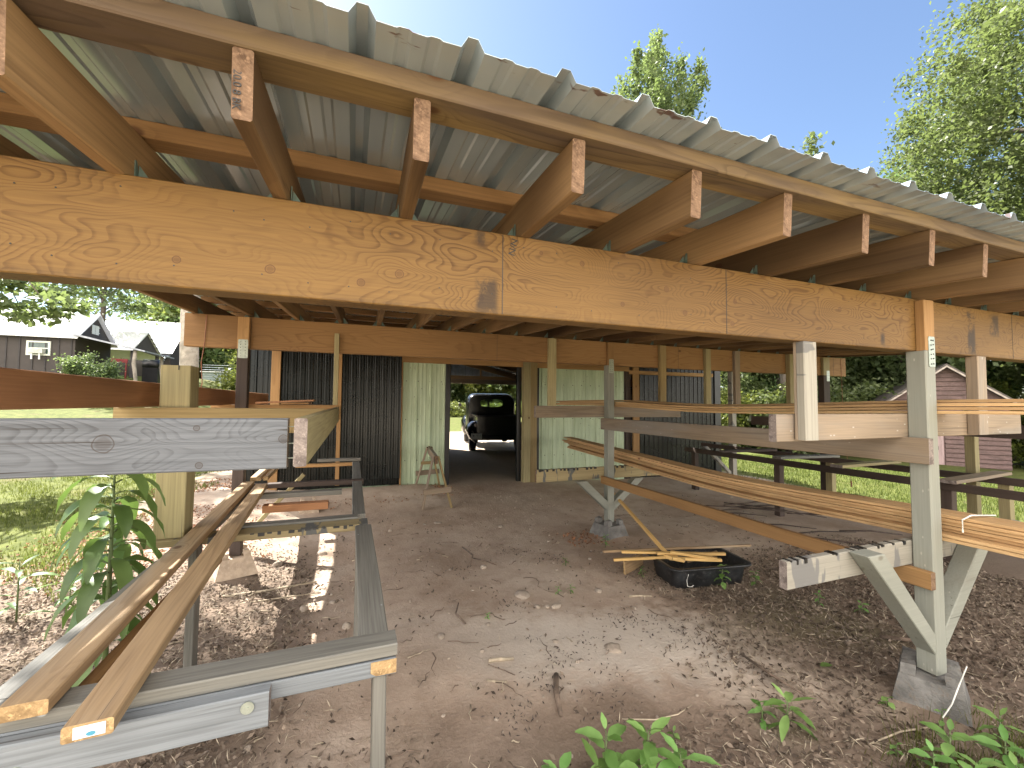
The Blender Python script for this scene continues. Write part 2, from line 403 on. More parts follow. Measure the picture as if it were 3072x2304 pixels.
M['straw'] = leafmat("dry_straw", (0.20, 0.165, 0.12), (0.48, 0.41, 0.31), (0.3, 0.25, 0.15), 0.2, 0.8)
M['chips'] = leafmat("red_bark_mulch", (0.12, 0.05, 0.028), (0.30, 0.14, 0.075), (0.2, 0.1, 0.06), 0.1, 0.8)

# ------------------------------------------------------------------ object helpers
WM = {}
def base(name, loc, label, cat, group=None, rz=0.0):
    o = bpy.data.objects.new(name, None)
    o.empty_display_size = 0.1
    col.objects.link(o)
    m = Matrix.Translation(Vector(loc)) @ Matrix.Rotation(rz, 4, 'Z')
    o.matrix_basis = m
    WM[o.name] = m
    tag(o, label, cat, group)
    return o
def tag(o, label=None, cat=None, group=None, kind=None):
    if label: o['label'] = label
    if cat: o['category'] = cat
    if group: o['group'] = group
    if kind: o['kind'] = kind
    return o
def mesh_obj(name, verts, faces, mats, parent=None, m=None, midx=None, smooth=False):
    me = bpy.data.meshes.new(name)
    me.from_pydata([tuple(v) for v in verts], [], faces)
    for x in (mats if isinstance(mats, (list, tuple)) else [mats]):
        me.materials.append(M[x] if isinstance(x, str) else x)
    if midx is not None:
        me.polygons.foreach_set("material_index", midx)
    if smooth:
        me.polygons.foreach_set("use_smooth", [True] * len(me.polygons))
    me.update()
    return link(name, me, parent, m)
def link(name, me, parent=None, m=None):
    o = bpy.data.objects.new(name, me)
    col.objects.link(o)
    m = m or Matrix.Identity(4)
    WM[o.name] = m
    if parent is not None:
        o.parent = parent
        o.matrix_basis = WM[parent.name].inverted() @ m
    else:
        o.matrix_basis = m
    return o
def frame(p0, p1, up=(0, 0, 1)):
    p0, p1 = Vector(p0), Vector(p1)
    x = (p1 - p0).normalized()
    u = Vector(up)
    if abs(x.dot(u)) > 0.98:
        u = Vector((0, -1, 0))
    y = u.cross(x).normalized()
    z = x.cross(y)
    mid = (p0 + p1) / 2
    return Matrix(((x.x, y.x, z.x, mid.x), (x.y, y.y, z.y, mid.y), (x.z, y.z, z.z, mid.z), (0, 0, 0, 1))), (p1 - p0).length
def lumber(name, p0, p1, w, t, mat, parent=None, up=(0, 0, 1), end='end', bow=0.0015, ch=0.0035, seg=None, cut0=0.0, cut1=0.0, wob=None):
    """solid board from p0 to p1: w across (local y), t thick (local z, towards up); chamfered, slightly uneven"""
    m, L = frame(p0, p1, up)
    seg = seg or max(2, int(L / 0.35))
    hw, ht = w / 2, t / 2
    ch = min(ch, t * 0.25, w * 0.25)
    prof = [(-hw + ch, -ht), (hw - ch, -ht), (hw, -ht + ch), (hw, ht - ch), (hw - ch, ht), (-hw + ch, ht), (-hw, ht - ch), (-hw, -ht + ch)]
    vs, fs, mi = [], [], []
    s1, s2 = rnd.uniform(0, 9), rnd.uniform(0, 9)
    for i in range(seg + 1):
        u = i / seg
        x = -L / 2 + L * u
        dy = bow * math.sin(u * 5.1 + s1) if seg > 1 else 0
        dz = bow * math.sin(u * 4.3 + s2) if seg > 1 else 0
        if wob:
            a_, b_ = wob(u); dy += a_; dz += b_
        for (py, pz) in prof:
            xx = x
            if i == 0: xx += cut0 * pz
            if i == seg: xx += cut1 * pz
            vs.append((xx, py + dy, pz + dz))
    for i in range(seg):
        for k in range(8):
            a, b = i * 8 + k, i * 8 + (k + 1) % 8
            fs.append((a, b, b + 8, a + 8)); mi.append(0)
    fs.append(tuple(range(7, -1, -1))); mi.append(1)
    fs.append(tuple(seg * 8 + k for k in range(8))); mi.append(1)
    return mesh_obj(name, vs, fs, [mat, end], parent, m, mi)
def bx(name, x0, x1, y0, y1, z0, z1, mat, parent=None, end='end', **k):
    """axis aligned board, grain along its longest side"""
    dx, dy, dz = x1 - x0, y1 - y0, z1 - z0
    cx, cy, cz = (x0 + x1) / 2, (y0 + y1) / 2, (z0 + z1) / 2
    if dx >= dy and dx >= dz:
        return lumber(name, (x0, cy, cz), (x1, cy, cz), dy, dz, mat, parent, end=end, **k)
    if dy >= dz:
        return lumber(name, (cx, y0, cz), (cx, y1, cz), dx, dz, mat, parent, end=end, **k)
    return lumber(name, (cx, cy, z0), (cx, cy, z1), dx, dy, mat, parent, end=end, **k)
class MB:
    def __init__(s): s.v, s.f, s.mi = [], [], []
    def box(s, x0, x1, y0, y1, z0, z1, mi=0, mat=None):
        b = len(s.v)
        c = [(x0, y0, z0), (x1, y0, z0), (x1, y1, z0), (x0, y1, z0), (x0, y0, z1), (x1, y0, z1), (x1, y1, z1), (x0, y1, z1)]
        if mat is not None: c = [tuple(mat @ Vector(q)) for q in c]
        s.v += c
        for q in [(0, 3, 2, 1), (4, 5, 6, 7), (0, 1, 5, 4), (1, 2, 6, 5), (2, 3, 7, 6), (3, 0, 4, 7)]:
            s.f.append(tuple(b + i for i in q)); s.mi.append(mi)
    def tube(s, pts, rad, n=8, mi=0, cap=True):
        pts = [Vector(p) for p in pts]
        if not isinstance(rad, (list, tuple)): rad = [rad] * len(pts)
        b0 = len(s.v)
        for i, p in enumerate(pts):
            d = (pts[min(i + 1, len(pts) - 1)] - pts[max(i - 1, 0)]).normalized()
            a = d.cross(Vector((0, 0, 1)) if abs(d.z) < 0.9 else Vector((1, 0, 0))).normalized()
            c = d.cross(a)
            for k in range(n):
                t = 2 * math.pi * k / n
                s.v.append(tuple(p + (a * math.cos(t) + c * math.sin(t)) * rad[i]))
        for i in range(len(pts) - 1):
            for k in range(n):
                a, b = b0 + i * n + k, b0 + i * n + (k + 1) % n
                s.f.append((a, b, b + n, a + n)); s.mi.append(mi)
        if cap:
            s.f.append(tuple(b0 + k for k in range(n - 1, -1, -1))); s.mi.append(mi)
            e = b0 + (len(pts) - 1) * n
            s.f.append(tuple(e + k for k in range(n))); s.mi.append(mi)
    def poly(s, pts, mi=0):
        b = len(s.v); s.v += [tuple(p) for p in pts]; s.f.append(tuple(range(b, b + len(pts)))); s.mi.append(mi)
    def prism(s, pts, ext, mi=0):
        """closed prism: polygon pts extruded by vector ext"""
        n = len(pts); b = len(s.v); e = Vector(ext)
        s.v += [tuple(p) for p in pts] + [tuple(Vector(p) + e) for p in pts]
        s.f.append(tuple(range(b + n - 1, b - 1, -1))); s.f.append(tuple(range(b + n, b + 2 * n))); s.mi += [mi, mi]
        for i in range(n):
            j = (i + 1) % n
            s.f.append((b + i, b + j, b + n + j, b + n + i)); s.mi.append(mi)
    def build(s, name, mats, parent=None, smooth=False):
        # local origin at the mesh centre
        c = Vector((sum(v[0] for v in s.v), sum(v[1] for v in s.v), sum(v[2] for v in s.v))) / len(s.v)
        vs = [(v[0] - c.x, v[1] - c.y, v[2] - c.z) for v in s.v]
        return mesh_obj(name, vs, s.f, mats, parent, Matrix.Translation(c), s.mi, smooth)

def sst(a, b, x):
    t = max(0.0, min(1.0, (x - a) / (b - a))); return t * t * (3 - 2 * t)
def gz(x, y):
    r = math.hypot(x, y); ax = x / max(r, 0.1)
    z = 0.0026 * min(r, 34) ** 2 * sst(-0.06, -0.28, ax) * sst(-2, 3, y)
    z += 0.2 * sst(4.4, 7.0, y) * (1 - 0.45 * sst(2, 5, x)) * sst(-3.5, -1, x) * (1 - 0.4 * sst(9, 20, y))
    z += -1.07 * min(max((x - 7) / 17.5, 0), 1.25) * sst(0.5, 1.15, x / max(y, 0.3))
    return z
# ------------------------------------------------------------------ ground
def axis_pts(lo, hi, n, c0):
    s = np.linspace(math.asinh((lo - c0) / 2.5), math.asinh((hi - c0) / 2.5), n)
    return c0 + 2.5 * np.sinh(s)
def nz(x, y, s, seed=0.0):
    return mnoise.noise(Vector((x * s, y * s, seed)))
def make_ground():
    xs = axis_pts(-220, 260, 330, 1.0); ys = axis_pts(-60, 320, 330, 2.5)
    vs = []
    for y in ys:
        for x in xs:
            x_, y_ = float(x), float(y)
            z = gz(x_, y_)
            if -12 < x_ < 16 and -4 < y_ < 18:
                z += 0.018 * nz(x_, y_, 1.1) + 0.010 * nz(x_, y_, 3.7, 5) + 0.006 * nz(x_, y_, 11, 9) + 0.003 * nz(x_, y_, 26, 3)
                for (px_, py_) in ((2.885, 1.365), (2.885, 4.35), (-0.93, 4.36)):
                    z += 0.045 * math.exp(-(((x_ - px_) ** 2 + (y_ - py_) ** 2) / 0.045))
                # low mulch bank at the foot of the dark wall
                z += 0.06 * math.exp(-((y_ - 6.7) / 0.35) ** 2) * sst(-3.2, -2.2, x_) * (1 - sst(0.9, 1.5, x_))
            vs.append((x_, y_, z))
    nx = len(xs)
    fs = [(j * nx + i, j * nx + i + 1, (j + 1) * nx + i + 1, (j + 1) * nx + i) for j in range(len(ys) - 1) for i in range(nx - 1)]
    g = G("ground_dirt_and_lawn")
    o = g.coord()
    s3 = g.sep(o)
    n1 = g.noise(o, 0.9, 5, 0.6); n2 = g.noise(o, 6, 5, 0.65); n3 = g.noise(o, 45, 4, 0.7); n4 = g.noise(o, 0.35, 3, 0.5)
    dirt = g.ramp(n1, [(0.30, (0.34, 0.25, 0.185)), (0.5, (0.47, 0.37, 0.295)), (0.68, (0.56, 0.47, 0.39))])
    dirt = g.mix(g.math('MULTIPLY', g.smooth(n2, 0.45, 0.68), 0.35), dirt, (0.26, 0.19, 0.14))
    dirt = g.mix(g.math('MULTIPLY', g.smooth(n3, 0.5, 0.72), 0.5), dirt, (0.50, 0.41, 0.335))
    v = g.voro(o, 38.0)
    vc = g.sep(g.voro(o, 38.0, "Color"))[0]
    peb = g.math('MULTIPLY', g.math('LESS_THAN', v, 0.28), g.math('LESS_THAN', vc, 0.10))
    dirt = g.mix(g.math('MULTIPLY', peb, 0.5), dirt, (0.42, 0.34, 0.27))
    # pale bare strip crossing the foreground
    e1 = g.math('ADD', g.math('SUBTRACT', s3[1], g.math('ADD', 2.95, g.math('MULTIPLY', s3[0], -0.32))), g.math('MULTIPLY', g.math('SUBTRACT', n2, 0.5), 0.9))
    pale = g.math('SUBTRACT', 1.0, g.smooth(g.math('ABSOLUTE', e1), 0.15, 0.62))
    pale = g.math('MULTIPLY', pale, g.math('MULTIPLY', g.smooth(s3[0], 0.2, 1.2), g.math('SUBTRACT', 1.0, g.smooth(s3[0], 2.1, 2.8))))
    dirt = g.mix(g.math('MULTIPLY', pale, 0.75), dirt, g.mix(n3, (0.54, 0.48, 0.42), (0.66, 0.60, 0.53)))
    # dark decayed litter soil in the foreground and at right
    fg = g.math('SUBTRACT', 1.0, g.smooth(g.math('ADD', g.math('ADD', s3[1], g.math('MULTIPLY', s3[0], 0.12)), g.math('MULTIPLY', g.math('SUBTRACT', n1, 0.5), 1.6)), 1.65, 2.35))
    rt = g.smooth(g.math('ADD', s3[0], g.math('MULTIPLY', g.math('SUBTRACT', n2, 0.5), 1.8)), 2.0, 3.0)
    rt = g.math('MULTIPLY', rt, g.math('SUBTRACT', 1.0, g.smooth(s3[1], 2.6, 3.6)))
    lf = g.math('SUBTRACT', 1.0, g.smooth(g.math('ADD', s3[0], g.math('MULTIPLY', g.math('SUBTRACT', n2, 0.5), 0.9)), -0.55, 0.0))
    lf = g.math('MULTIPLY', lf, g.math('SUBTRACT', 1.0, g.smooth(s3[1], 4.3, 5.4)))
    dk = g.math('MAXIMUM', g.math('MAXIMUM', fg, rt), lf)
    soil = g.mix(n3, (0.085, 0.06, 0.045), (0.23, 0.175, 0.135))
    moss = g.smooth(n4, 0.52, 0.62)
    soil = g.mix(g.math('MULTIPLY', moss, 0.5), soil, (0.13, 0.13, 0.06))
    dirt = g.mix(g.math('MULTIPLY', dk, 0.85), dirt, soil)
    # the barn floor
    inb = g.math('MULTIPLY', g.smooth(s3[1], 6.6, 7.4), g.math('SUBTRACT', 1.0, g.smooth(s3[1], 21.0, 21.6)))
    inb = g.math('MULTIPLY', inb, g.smooth(s3[0], -2.0, -1.0))
    inb = g.math('MULTIPLY', inb, g.math('SUBTRACT', 1.0, g.smooth(s3[0], 8.0, 9.0)))
    dirt = g.mix(inb, dirt, g.mix(n2, (0.44, 0.35, 0.26), (0.58, 0.49, 0.39)))
    # lawn
    lw = g.mix(g.smooth(n2, 0.35, 0.65), (0.065, 0.08, 0.02), (0.125, 0.14, 0.04))
    lw = g.mix(g.math('MULTIPLY', g.smooth(n1, 0.55, 0.72), 0.5), lw, (0.17, 0.12, 0.07))
    wob = g.math('MULTIPLY', g.math('SUBTRACT', n1, 0.5), 1.6)
    left = g.math('SUBTRACT', 1.0, g.smooth(g.math('ADD', g.math('ADD', s3[0], g.math('MULTIPLY', s3[1], 0.03)), wob), -2.3, -1.9))
    leftf = g.smooth(g.math('ADD', g.math('ADD', s3[1], g.math('MULTIPLY', s3[0], 0.5)), wob), 3.2, 3.9)
    right = g.smooth(g.math('ADD', s3[0], wob), 7.6, 8.2)
    far = g.smooth(s3[1], 21.3, 22.0)
    behind = g.math('SUBTRACT', 1.0, g.smooth(g.math('ADD', s3[1], wob), -1.6, -0.9))
    dirt = g.mix(behind, dirt, g.mix(n2, (0.56, 0.46, 0.33), (0.70, 0.60, 0.45)))  # pale ground out of view, added to bounce sunlight up under the roof
    lm = g.math('MAXIMUM', g.math('MAXIMUM', g.math('MULTIPLY', left, leftf), right), far, clamp=True)
    c = g.mix(lm, dirt, lw)
    g.bump(g.math('ADD', g.math('MULTIPLY', n3, 1.0), g.math('MULTIPLY', n2, 1.5)), 0.55, 0.012)
    mt = g.fin(c, 0.92, 0, 0.15)
    o_ = mesh_obj("ground", vs, fs, mt, smooth=True)
    o_['kind'] = 'structure'
make_ground()

# ------------------------------------------------------------------ the open pole shed
shed = base("pole_shed", (1.0, 2.8, 0.0), "long open lean-to shed of orange beams and metal roof sheltering the lumber racks", "shed")
S = 0.0575
zb = lambda y: 2.138 + S * (y - 1.38)        # rafter underside
zr = lambda y: zb(y) + 0.1945         # roof sheet
# roof sheet with trapezoid ribs
def ribbed(pitch, x0, x1, phase, h, minor=0.004, bw=0.026, tw=0.011):
    P = []
    k0 = math.floor((x0 - phase) / pitch) - 1
    x = phase + k0 * pitch
    while x < x1 + pitch:
        P += [(x - bw, 0), (x - tw, h), (x + tw, h), (x + bw, 0)]
        for f in (0.36, 0.64):
            c = x + pitch * f
            P += [(c - .016, 0), (c - .009, minor), (c + .009, minor), (c + .016, 0)]
        x += pitch
    P = [p for p in P if x0 <= p[0] <= x1]
    return [(x0, 0)] + P + [(x1, 0)]
def roof_sheet():
    prof = ribbed(0.2235, -1.36, 7.55, 0.0, 0.026)
    ys = [0.845, 0.90, 1.2, 1.8, 2.6, 3.4, 4.2, 5.0, 5.8, 6.6, 7.12]
    vs, fs = [], []
    for th in (0.0, -0.0012):
        for j, y in enumerate(ys):
            for (x, h) in prof:
                w = 0.0004 * nz(x, y, 1.2, 1) + (0.003 * nz(x, 0, 6, 4) if j == 0 else 0)
                vs.append((x, y, zr(y) + 0.001 + h + th + w))
    n = len(prof); m = len(ys)
    for s in range(2):
        for j in range(m - 1):
            for i in range(n - 1):
                a = s * n * m + j * n + i
                q = (a, a + 1, a + 1 + n, a + n)
                fs.append(q if s == 0 else q[::-1])
    for i in range(n - 1):
        fs.append((i, i + n * m, i + 1 + n * m, i + 1))
        a = (m - 1) * n + i
        fs.append((a, a + 1, a + 1 + n * m, a + n * m))
    mesh_obj("roof_sheet", vs, fs, 'roof', shed)
roof_sheet()
# purlins
for i, y in enumerate([1.03, 1.50, 2.02, 2.55, 3.08, 3.62, 4.15, 4.70, 5.22, 5.72, 6.2, 6.68]):
    if i == 0: y = 1.0085
    if i == 1: y = 1.49
    z = zr(y) - 0.0255
    lumber("purlin", (-1.34, y, z), (7.5, y, z), 0.107 if i == 0 else 0.090, 0.049, 'purl1' if i == 0 else 'purl', shed, up=(0, -S, 1), bow=0.003)
# rafters (near x, far x)
RX = [(-1.325, -1.30), (-0.975, -0.874), (-0.60, -0.503), (-0.222, -0.122), (0.135, 0.228), (0.55, 0.611), (0.96, 0.977), (1.345, 1.358), (1.76, 1.735),
      (2.155, 2.108), (2.55, 2.481), (2.95, 2.849), (3.345, 3.222), (3.74, 3.596), (4.13, 3.97), (4.52, 4.345), (4.92, 4.72), (5.31, 5.09), (5.70, 5.465), (6.10, 5.84), (6.49, 6.21), (6.88, 6.59), (7.27, 6.96)]
def tie(parent, x, y, side, zt):
    """bent triangular hurricane tie at the side of a rafter"""
    b = MB()
    s = side
    b.prism([(x, y, zt - 0.035), (x, y + 0.045, zt - 0.035), (x, y + 0.008, zt + 0.055), (x, y, zt + 0.055)], (s * 0.0025, 0, 0))
    b.prism([(x + s * 0.003, y, zt - 0.002), (x + s * 0.042, y + 0.004, zt - 0.002), (x + s * 0.042, y + 0.004, zt - 0.006), (x + s * 0.003, y, zt - 0.006)], (0, 0.03, 0))
    b.prism([(x + s * 0.003, y + 0.018, zt + 0.05), (x + s * 0.003, y + 0.018, zt + 0.001), (x + s * 0.038, y + 0.018, zt + 0.001)], (0, 0.0025, 0))
    b.build("tie_bracket", 'tie', parent)
for i, (xa, xb_) in enumerate(RX):
    sl = (xb_ - xa) / (4.33 - 0.985)
    y1 = 6.95
    p0 = Vector((xa, 0.973 + rnd.uniform(-.008, .008), zb(0.973) + 0.0725)); p1 = Vector((xa + sl * (y1 - .985), y1, zb(y1) + 0.0725))
    r_ = lumber("rafter", p0, p1, 0.038, 0.144, 'raft', shed, up=(0, -S, 1), bow=0.0025)
    if i == 3: edgeraf = (r_, p0)
    for (yy, zz) in ((1.425, zb(1.425)), (4.40, zb(4.40))):
        xc = xa + sl * (yy - .985)
        for sd in (-1, 1):
            tie(r_, xc + sd * 0.0205, yy - 0.02, sd, zz + 0.004)
# pencil writing on the sawn end of one rafter
def text_mesh(name, body, size, m, mat, parent, depth=0.0006):
    cu = bpy.data.curves.new(name, 'FONT'); cu.body = body; cu.size = size; cu.extrude = depth
    cu.align_x = 'CENTER'; cu.align_y = 'CENTER'
    t = bpy.data.objects.new(name, cu); col.objects.link(t)
    bpy.context.view_layer.update()
    me = bpy.data.meshes.new_from_object(t)
    bpy.data.objects.remove(t)
    me.name = name
    me.materials.clear(); me.materials.append(M[mat])
    return link(name, me, parent, m)
rr, p = edgeraf
mt = Matrix.Translation((p.x - 0.011, p.y - 0.0008, p.z - 0.012)) @ Matrix.Rotation(R_(90), 4, 'X') @ Matrix.Rotation(R_(-90), 4, 'Z')
text_mesh("pencil_writing", "20.0 8 BK", 0.021, mt, 'nail', rr)

# main beams: laminated faces with tight butt joints
fb = bx("beam", -1.36, 7.20, 1.36, 1.445, 1.853, 2.138, 'lvl', shed, seg=60, bow=0.0)
def seam(x, y, z0, z1, parent):
    b = MB(); b.box(x - 0.0012, x + 0.0012, y - 0.0012, y + 0.001, z0, z1); b.build("joint", 'nail', parent)
for x in (0.474, 1.494, 3.864): seam(x, 1.36, 1.856, 2.135, fb)
bb = bx("beam", -1.36, 7.24, 4.35, 4.435, 2.02, 2.305, 'lvl2', shed, seg=60, bow=0.0)
for x in (-0.865, 1.462, 3.94, 6.95): seam(x, 4.35, 2.023, 2.302, bb)
b = MB(); b.box(-2.0, -0.1, 0, 0, 0, 0)
# pen mark on the front beam
mt = Matrix.Translation((0.513, 1.3590, 2.095)) @ Matrix.Rotation(R_(90), 4, 'X') @ Matrix.Rotation(R_(78), 4, 'Z')
text_mesh("pen_mark", "N/N", 0.034, mt, 'nail', fb)
# nails along the front beam
b = MB()
for i in range(46):
    x = -0.8 + i * 0.115 + rnd.uniform(-.03, .03)
    for z in (1.905, 2.085):
        zz = z + rnd.uniform(-.02, .02)
        if rnd.random() < 0.7:
            b.tube([(x, 1.3597, zz), (x, 1.3588, zz)], 0.0022, 6)
b.build("nail_heads", 'nail', fb)

def plate(x0, x1, z0, z1, y, parent):
    b = MB()
    r = 0.008
    pts = []
    for cx, cz, a0 in ((x1 - r, z1 - r, 0), (x0 + r, z1 - r, 90), (x0 + r, z0 + r, 180), (x1 - r, z0 + r, 270)):
        for k in range(4):
            a = R_(a0 + k * 30); pts.append((cx + r * math.cos(a), y, cz + r * math.sin(a)))
    b.prism(pts, (0, 0.0025, 0))
    n0 = len(b.f)
    for zz in np.linspace(z0 + .018, z1 - .018, 6):
        for xx in (x0 + .02, x1 - .02):
            b.tube([(xx + rnd.uniform(-.004, .004), y + 0.0003, zz), (xx, y - 0.0014, zz + rnd.uniform(-.006, .006))], 0.0032, 8, mi=1)
    b.build("mounting_plate", ['galv', 'nail'], parent)

# posts: name, x0,x1,y0,y1, painted z range, raw upper part
def post(x0, x1, y0, y1, z0, zs, z1, m_low, m_up='post', up_y1=None):
    o = bx("post", x0, x1, y0, y1, z0, zs, m_low, shed, end='endgrey', bow=0.0008, ch=0.005)
    o2 = bx("post_head", x0, x1, y0, up_y1 or y1, zs + 0.001, z1, m_up, o, bow=0.0, ch=0.003)
    return o
pa = post(2.845, 2.934, 1.318, 1.407, 0.17, 1.852, 2.125, 'ppaint', 'orange', 1.3595)
plate(2.868, 2.925, 1.765, 1.928, 1.3150, pa)
pb = post(2.845, 2.934, 4.308, 4.397, 0.16, 2.018, 2.29, 'ppaint', 'orange', 4.3495)
plate(2.862, 2.925, 1.925, 2.09, 4.3050, pb)
pl = post(-0.960, -0.871, 4.308, 4.397, 0.22, 2.012, 2.295, 'dark', 'orange', 4.3495)
plate(-0.951, -0.875, 1.93, 2.094, 4.3050, pl)
pn = post(-0.960, -0.871, 1.318, 1.407, 0.17, 1.852, 2.125, 'ppaint', 'orange', 1.3595)
pc = post(6.66, 6.80, 4.308, 4.397, -0.05, 2.018, 2.29, 'dark', 'olive', 4.3495)
plate(6.725, 6.79, 1.93, 2.09, 4.3050, pc)
bx("post", 6.70, 6.79, 2.69, 2.78, -0.05, 1.55, 'olive', shed)
bx("post", 6.70, 6.80, 6.0, 6.1, -0.05, 2.36, 'whitew', shed)
bx("post", 6.70, 6.79, 1.318, 1.3595, -0.05, 2.12, 'ppaint', shed)
bx("stub_block", 6.80, 6.90, 6.0, 6.09, 2.10, 2.36, 'olive', shed)
# hangers that carry the shelf ends
bx("hanger", 1.955, 2.043, 1.350, 1.3595 + 0.03, 1.391, 1.852, 'whitew', shed, end='endgrey')
bx("hanger", 1.957, 2.040, 1.3900, 1.405, 1.391, 1.852, 'weath', shed, end='endgrey')
bx("hanger", 3.425, 3.520, 1.350, 1.405, 1.391, 1.852, 'weath', shed, end='endgrey')
bx("hanger", 2.065, 2.158, 4.30, 4.3495, 1.53, 2.292, 'olive', shed)
bx("hanger", 3.612, 3.705, 4.30, 4.3495, 1.53, 2.30, 'post', shed)
bx("hanger", 4.352, 4.44, 4.30, 4.3495, 1.53, 2.295, 'olive', shed)
bx("hanger", 4.87, 4.96, 4.30, 4.3495, 1.53, 2.295, 'weath', shed)
bx("hanger", 5.90, 6.0, 4.28, 4.3495, 1.53, 2.30, 'olive', shed)
bx("hanger", -0.172, -0.129, 4.30, 4.3495, 1.523, 2.198, 'olive', shed)
# upper shelf arms (along x) right rack
bx("shelf_arm", 1.845, 4.060, 1.4085, 1.447, 1.383, 1.512, 'weath', shed, end='endgrey', seg=10)
bx("shelf_arm", 1.945, 4.012, 4.398, 4.437, 1.392, 1.528, 'weath', shed, end='endgrey', seg=10)
# lower arms
bx("shelf_arm", 1.893, 4.0, 1.4085, 1.447, 0.703, 0.830, 'whitew', shed, end='endgrey', seg=10)
bx("shelf_arm", 1.960, 4.0, 4.398, 4.437, 0.660, 0.800, 'tarred', shed, seg=10)
# notched worn top edge on the far lower arm
b = MB()
for i in range(26):
    x = 1.98 + i * 0.055 + rnd.uniform(-.015, .015)
    if x < 3.25 and rnd.random() < 0.75:
        b.box(x, x + rnd.uniform(.02, .045), 4.394, 4.440, 0.788 - rnd.uniform(0.004, .014), 0.8035)
b.build("tar_drips", 'blacktrim', shed)["kind"] = "stuff"
b = MB()
for i in range(30):
    x = 1.92 + i * 0.032 + rnd.uniform(-.01, .01)
    if x < 2.82 and rnd.random() < 0.5:
        d = rnd.uniform(.004, .022)
        b.box(x, x + rnd.uniform(.006, .02), 1.4058, 1.450, 0.8310 - d, 0.8322)
b.build("tar_drips", 'blacktrim', shed)["kind"] = "stuff"
# rails along y on the posts' left faces
bx("shelf_rail", 2.803, 2.8435, 1.30, 4.40, 1.250, 1.385, 'weath', shed, end='endgrey', seg=16)
bx("shelf_rail", 2.803, 2.8435, 1.31, 4.40, 0.607, 0.695, 'orange', shed, seg=16)
bx("shelf_rail", 2.875, 2.92, 1.52, 4.29, 0.60, 0.655, 'redbr', shed, seg=12)
bx("shelf_rail", 5.98, 6.02, 1.0, 5.0, 1.25, 1.385, 'dark', shed, seg=16)
b = MB(); b.prism([(5.975, 5.001, 1.30), (6.06, 5.001, 1.30), (6.05, 5.001, 1.36), (5.975, 5.001, 1.39)], (0, 0.03, 0)); b.build("metal_clip", 'galv', shed)
# diagonal braces
def brace(xt, xb2, y0, zt, zbm, mat='ppaint', w=0.086, d=0.089):
    """45-degree brace in the x-z plane, top at (xt, zt), foot against the post at xb2"""
    b = MB()
    s = 1 if xb2 > xt else -1
    b.prism([(xt - s * w * 0.75, y0, zt), (xt + s * w * 0.75, y0, zt), (xb2, y0, zbm + w * 1.1), (xb2, y0, zbm - w * 0.15)], (0, d, 0))
    o = b.build("brace", mat, shed)
    md = o.modifiers.new("bevel", 'BEVEL'); md.width = 0.004; md.segments = 1
    return o
brace(2.385, 2.8445, 1.3185, 0.832, 0.285)
brace(3.40, 2.9350, 1.3185, 0.832, 0.30)
brace(2.50, 2.8445, 4.3085, 0.66, 0.31)
brace(3.30, 2.9350, 4.3085, 0.66, 0.31)
brace(6.05, 6.66, 6.0, 0.80, 0.25, 'whitew', 0.06, 0.06)

# left rack: arm, cross boards, rails
bx("shelf_arm", -1.157, -0.170, 1.350, 1.389, 1.362, 1.503, 'grey', shed, end='endgrey', seg=14, bow=0.001)
bx("shelf_rail", -0.150, -0.116, 1.330, 4.42, 1.367, 1.503, 'olive', shed, end='endgrey', seg=14)
b = MB()
for z in (1.478, 1.43, 1.388): b.tube([(-0.172, 1.37, z), (-0.148, 1.37, z)], 0.0015, 5)
b.build("nails", 'galv', shed)
bx("shelf_arm", -1.13, -0.151, 2.715, 2.753, 1.372, 1.512, 'post', shed, seg=8)
bx("shelf_arm", -1.16, -0.10, 4.398, 4.437, 1.385, 1.520, 'orange', shed, seg=8)
bx("shelf_rail", -1.112, -1.070, 0.2, 6.55, 1.513, 1.652, 'redbr', shed, seg=24)
mp = bx("post", -0.958, -0.823, 2.757, 2.895, 0.8235, 1.740, 'olive', shed, end='endpine', seg=4)
b = MB(); b.box(-0.880, -0.875, 2.7555, 2.7575, 1.715, 1.740); b.build("crack", 'nail', mp)

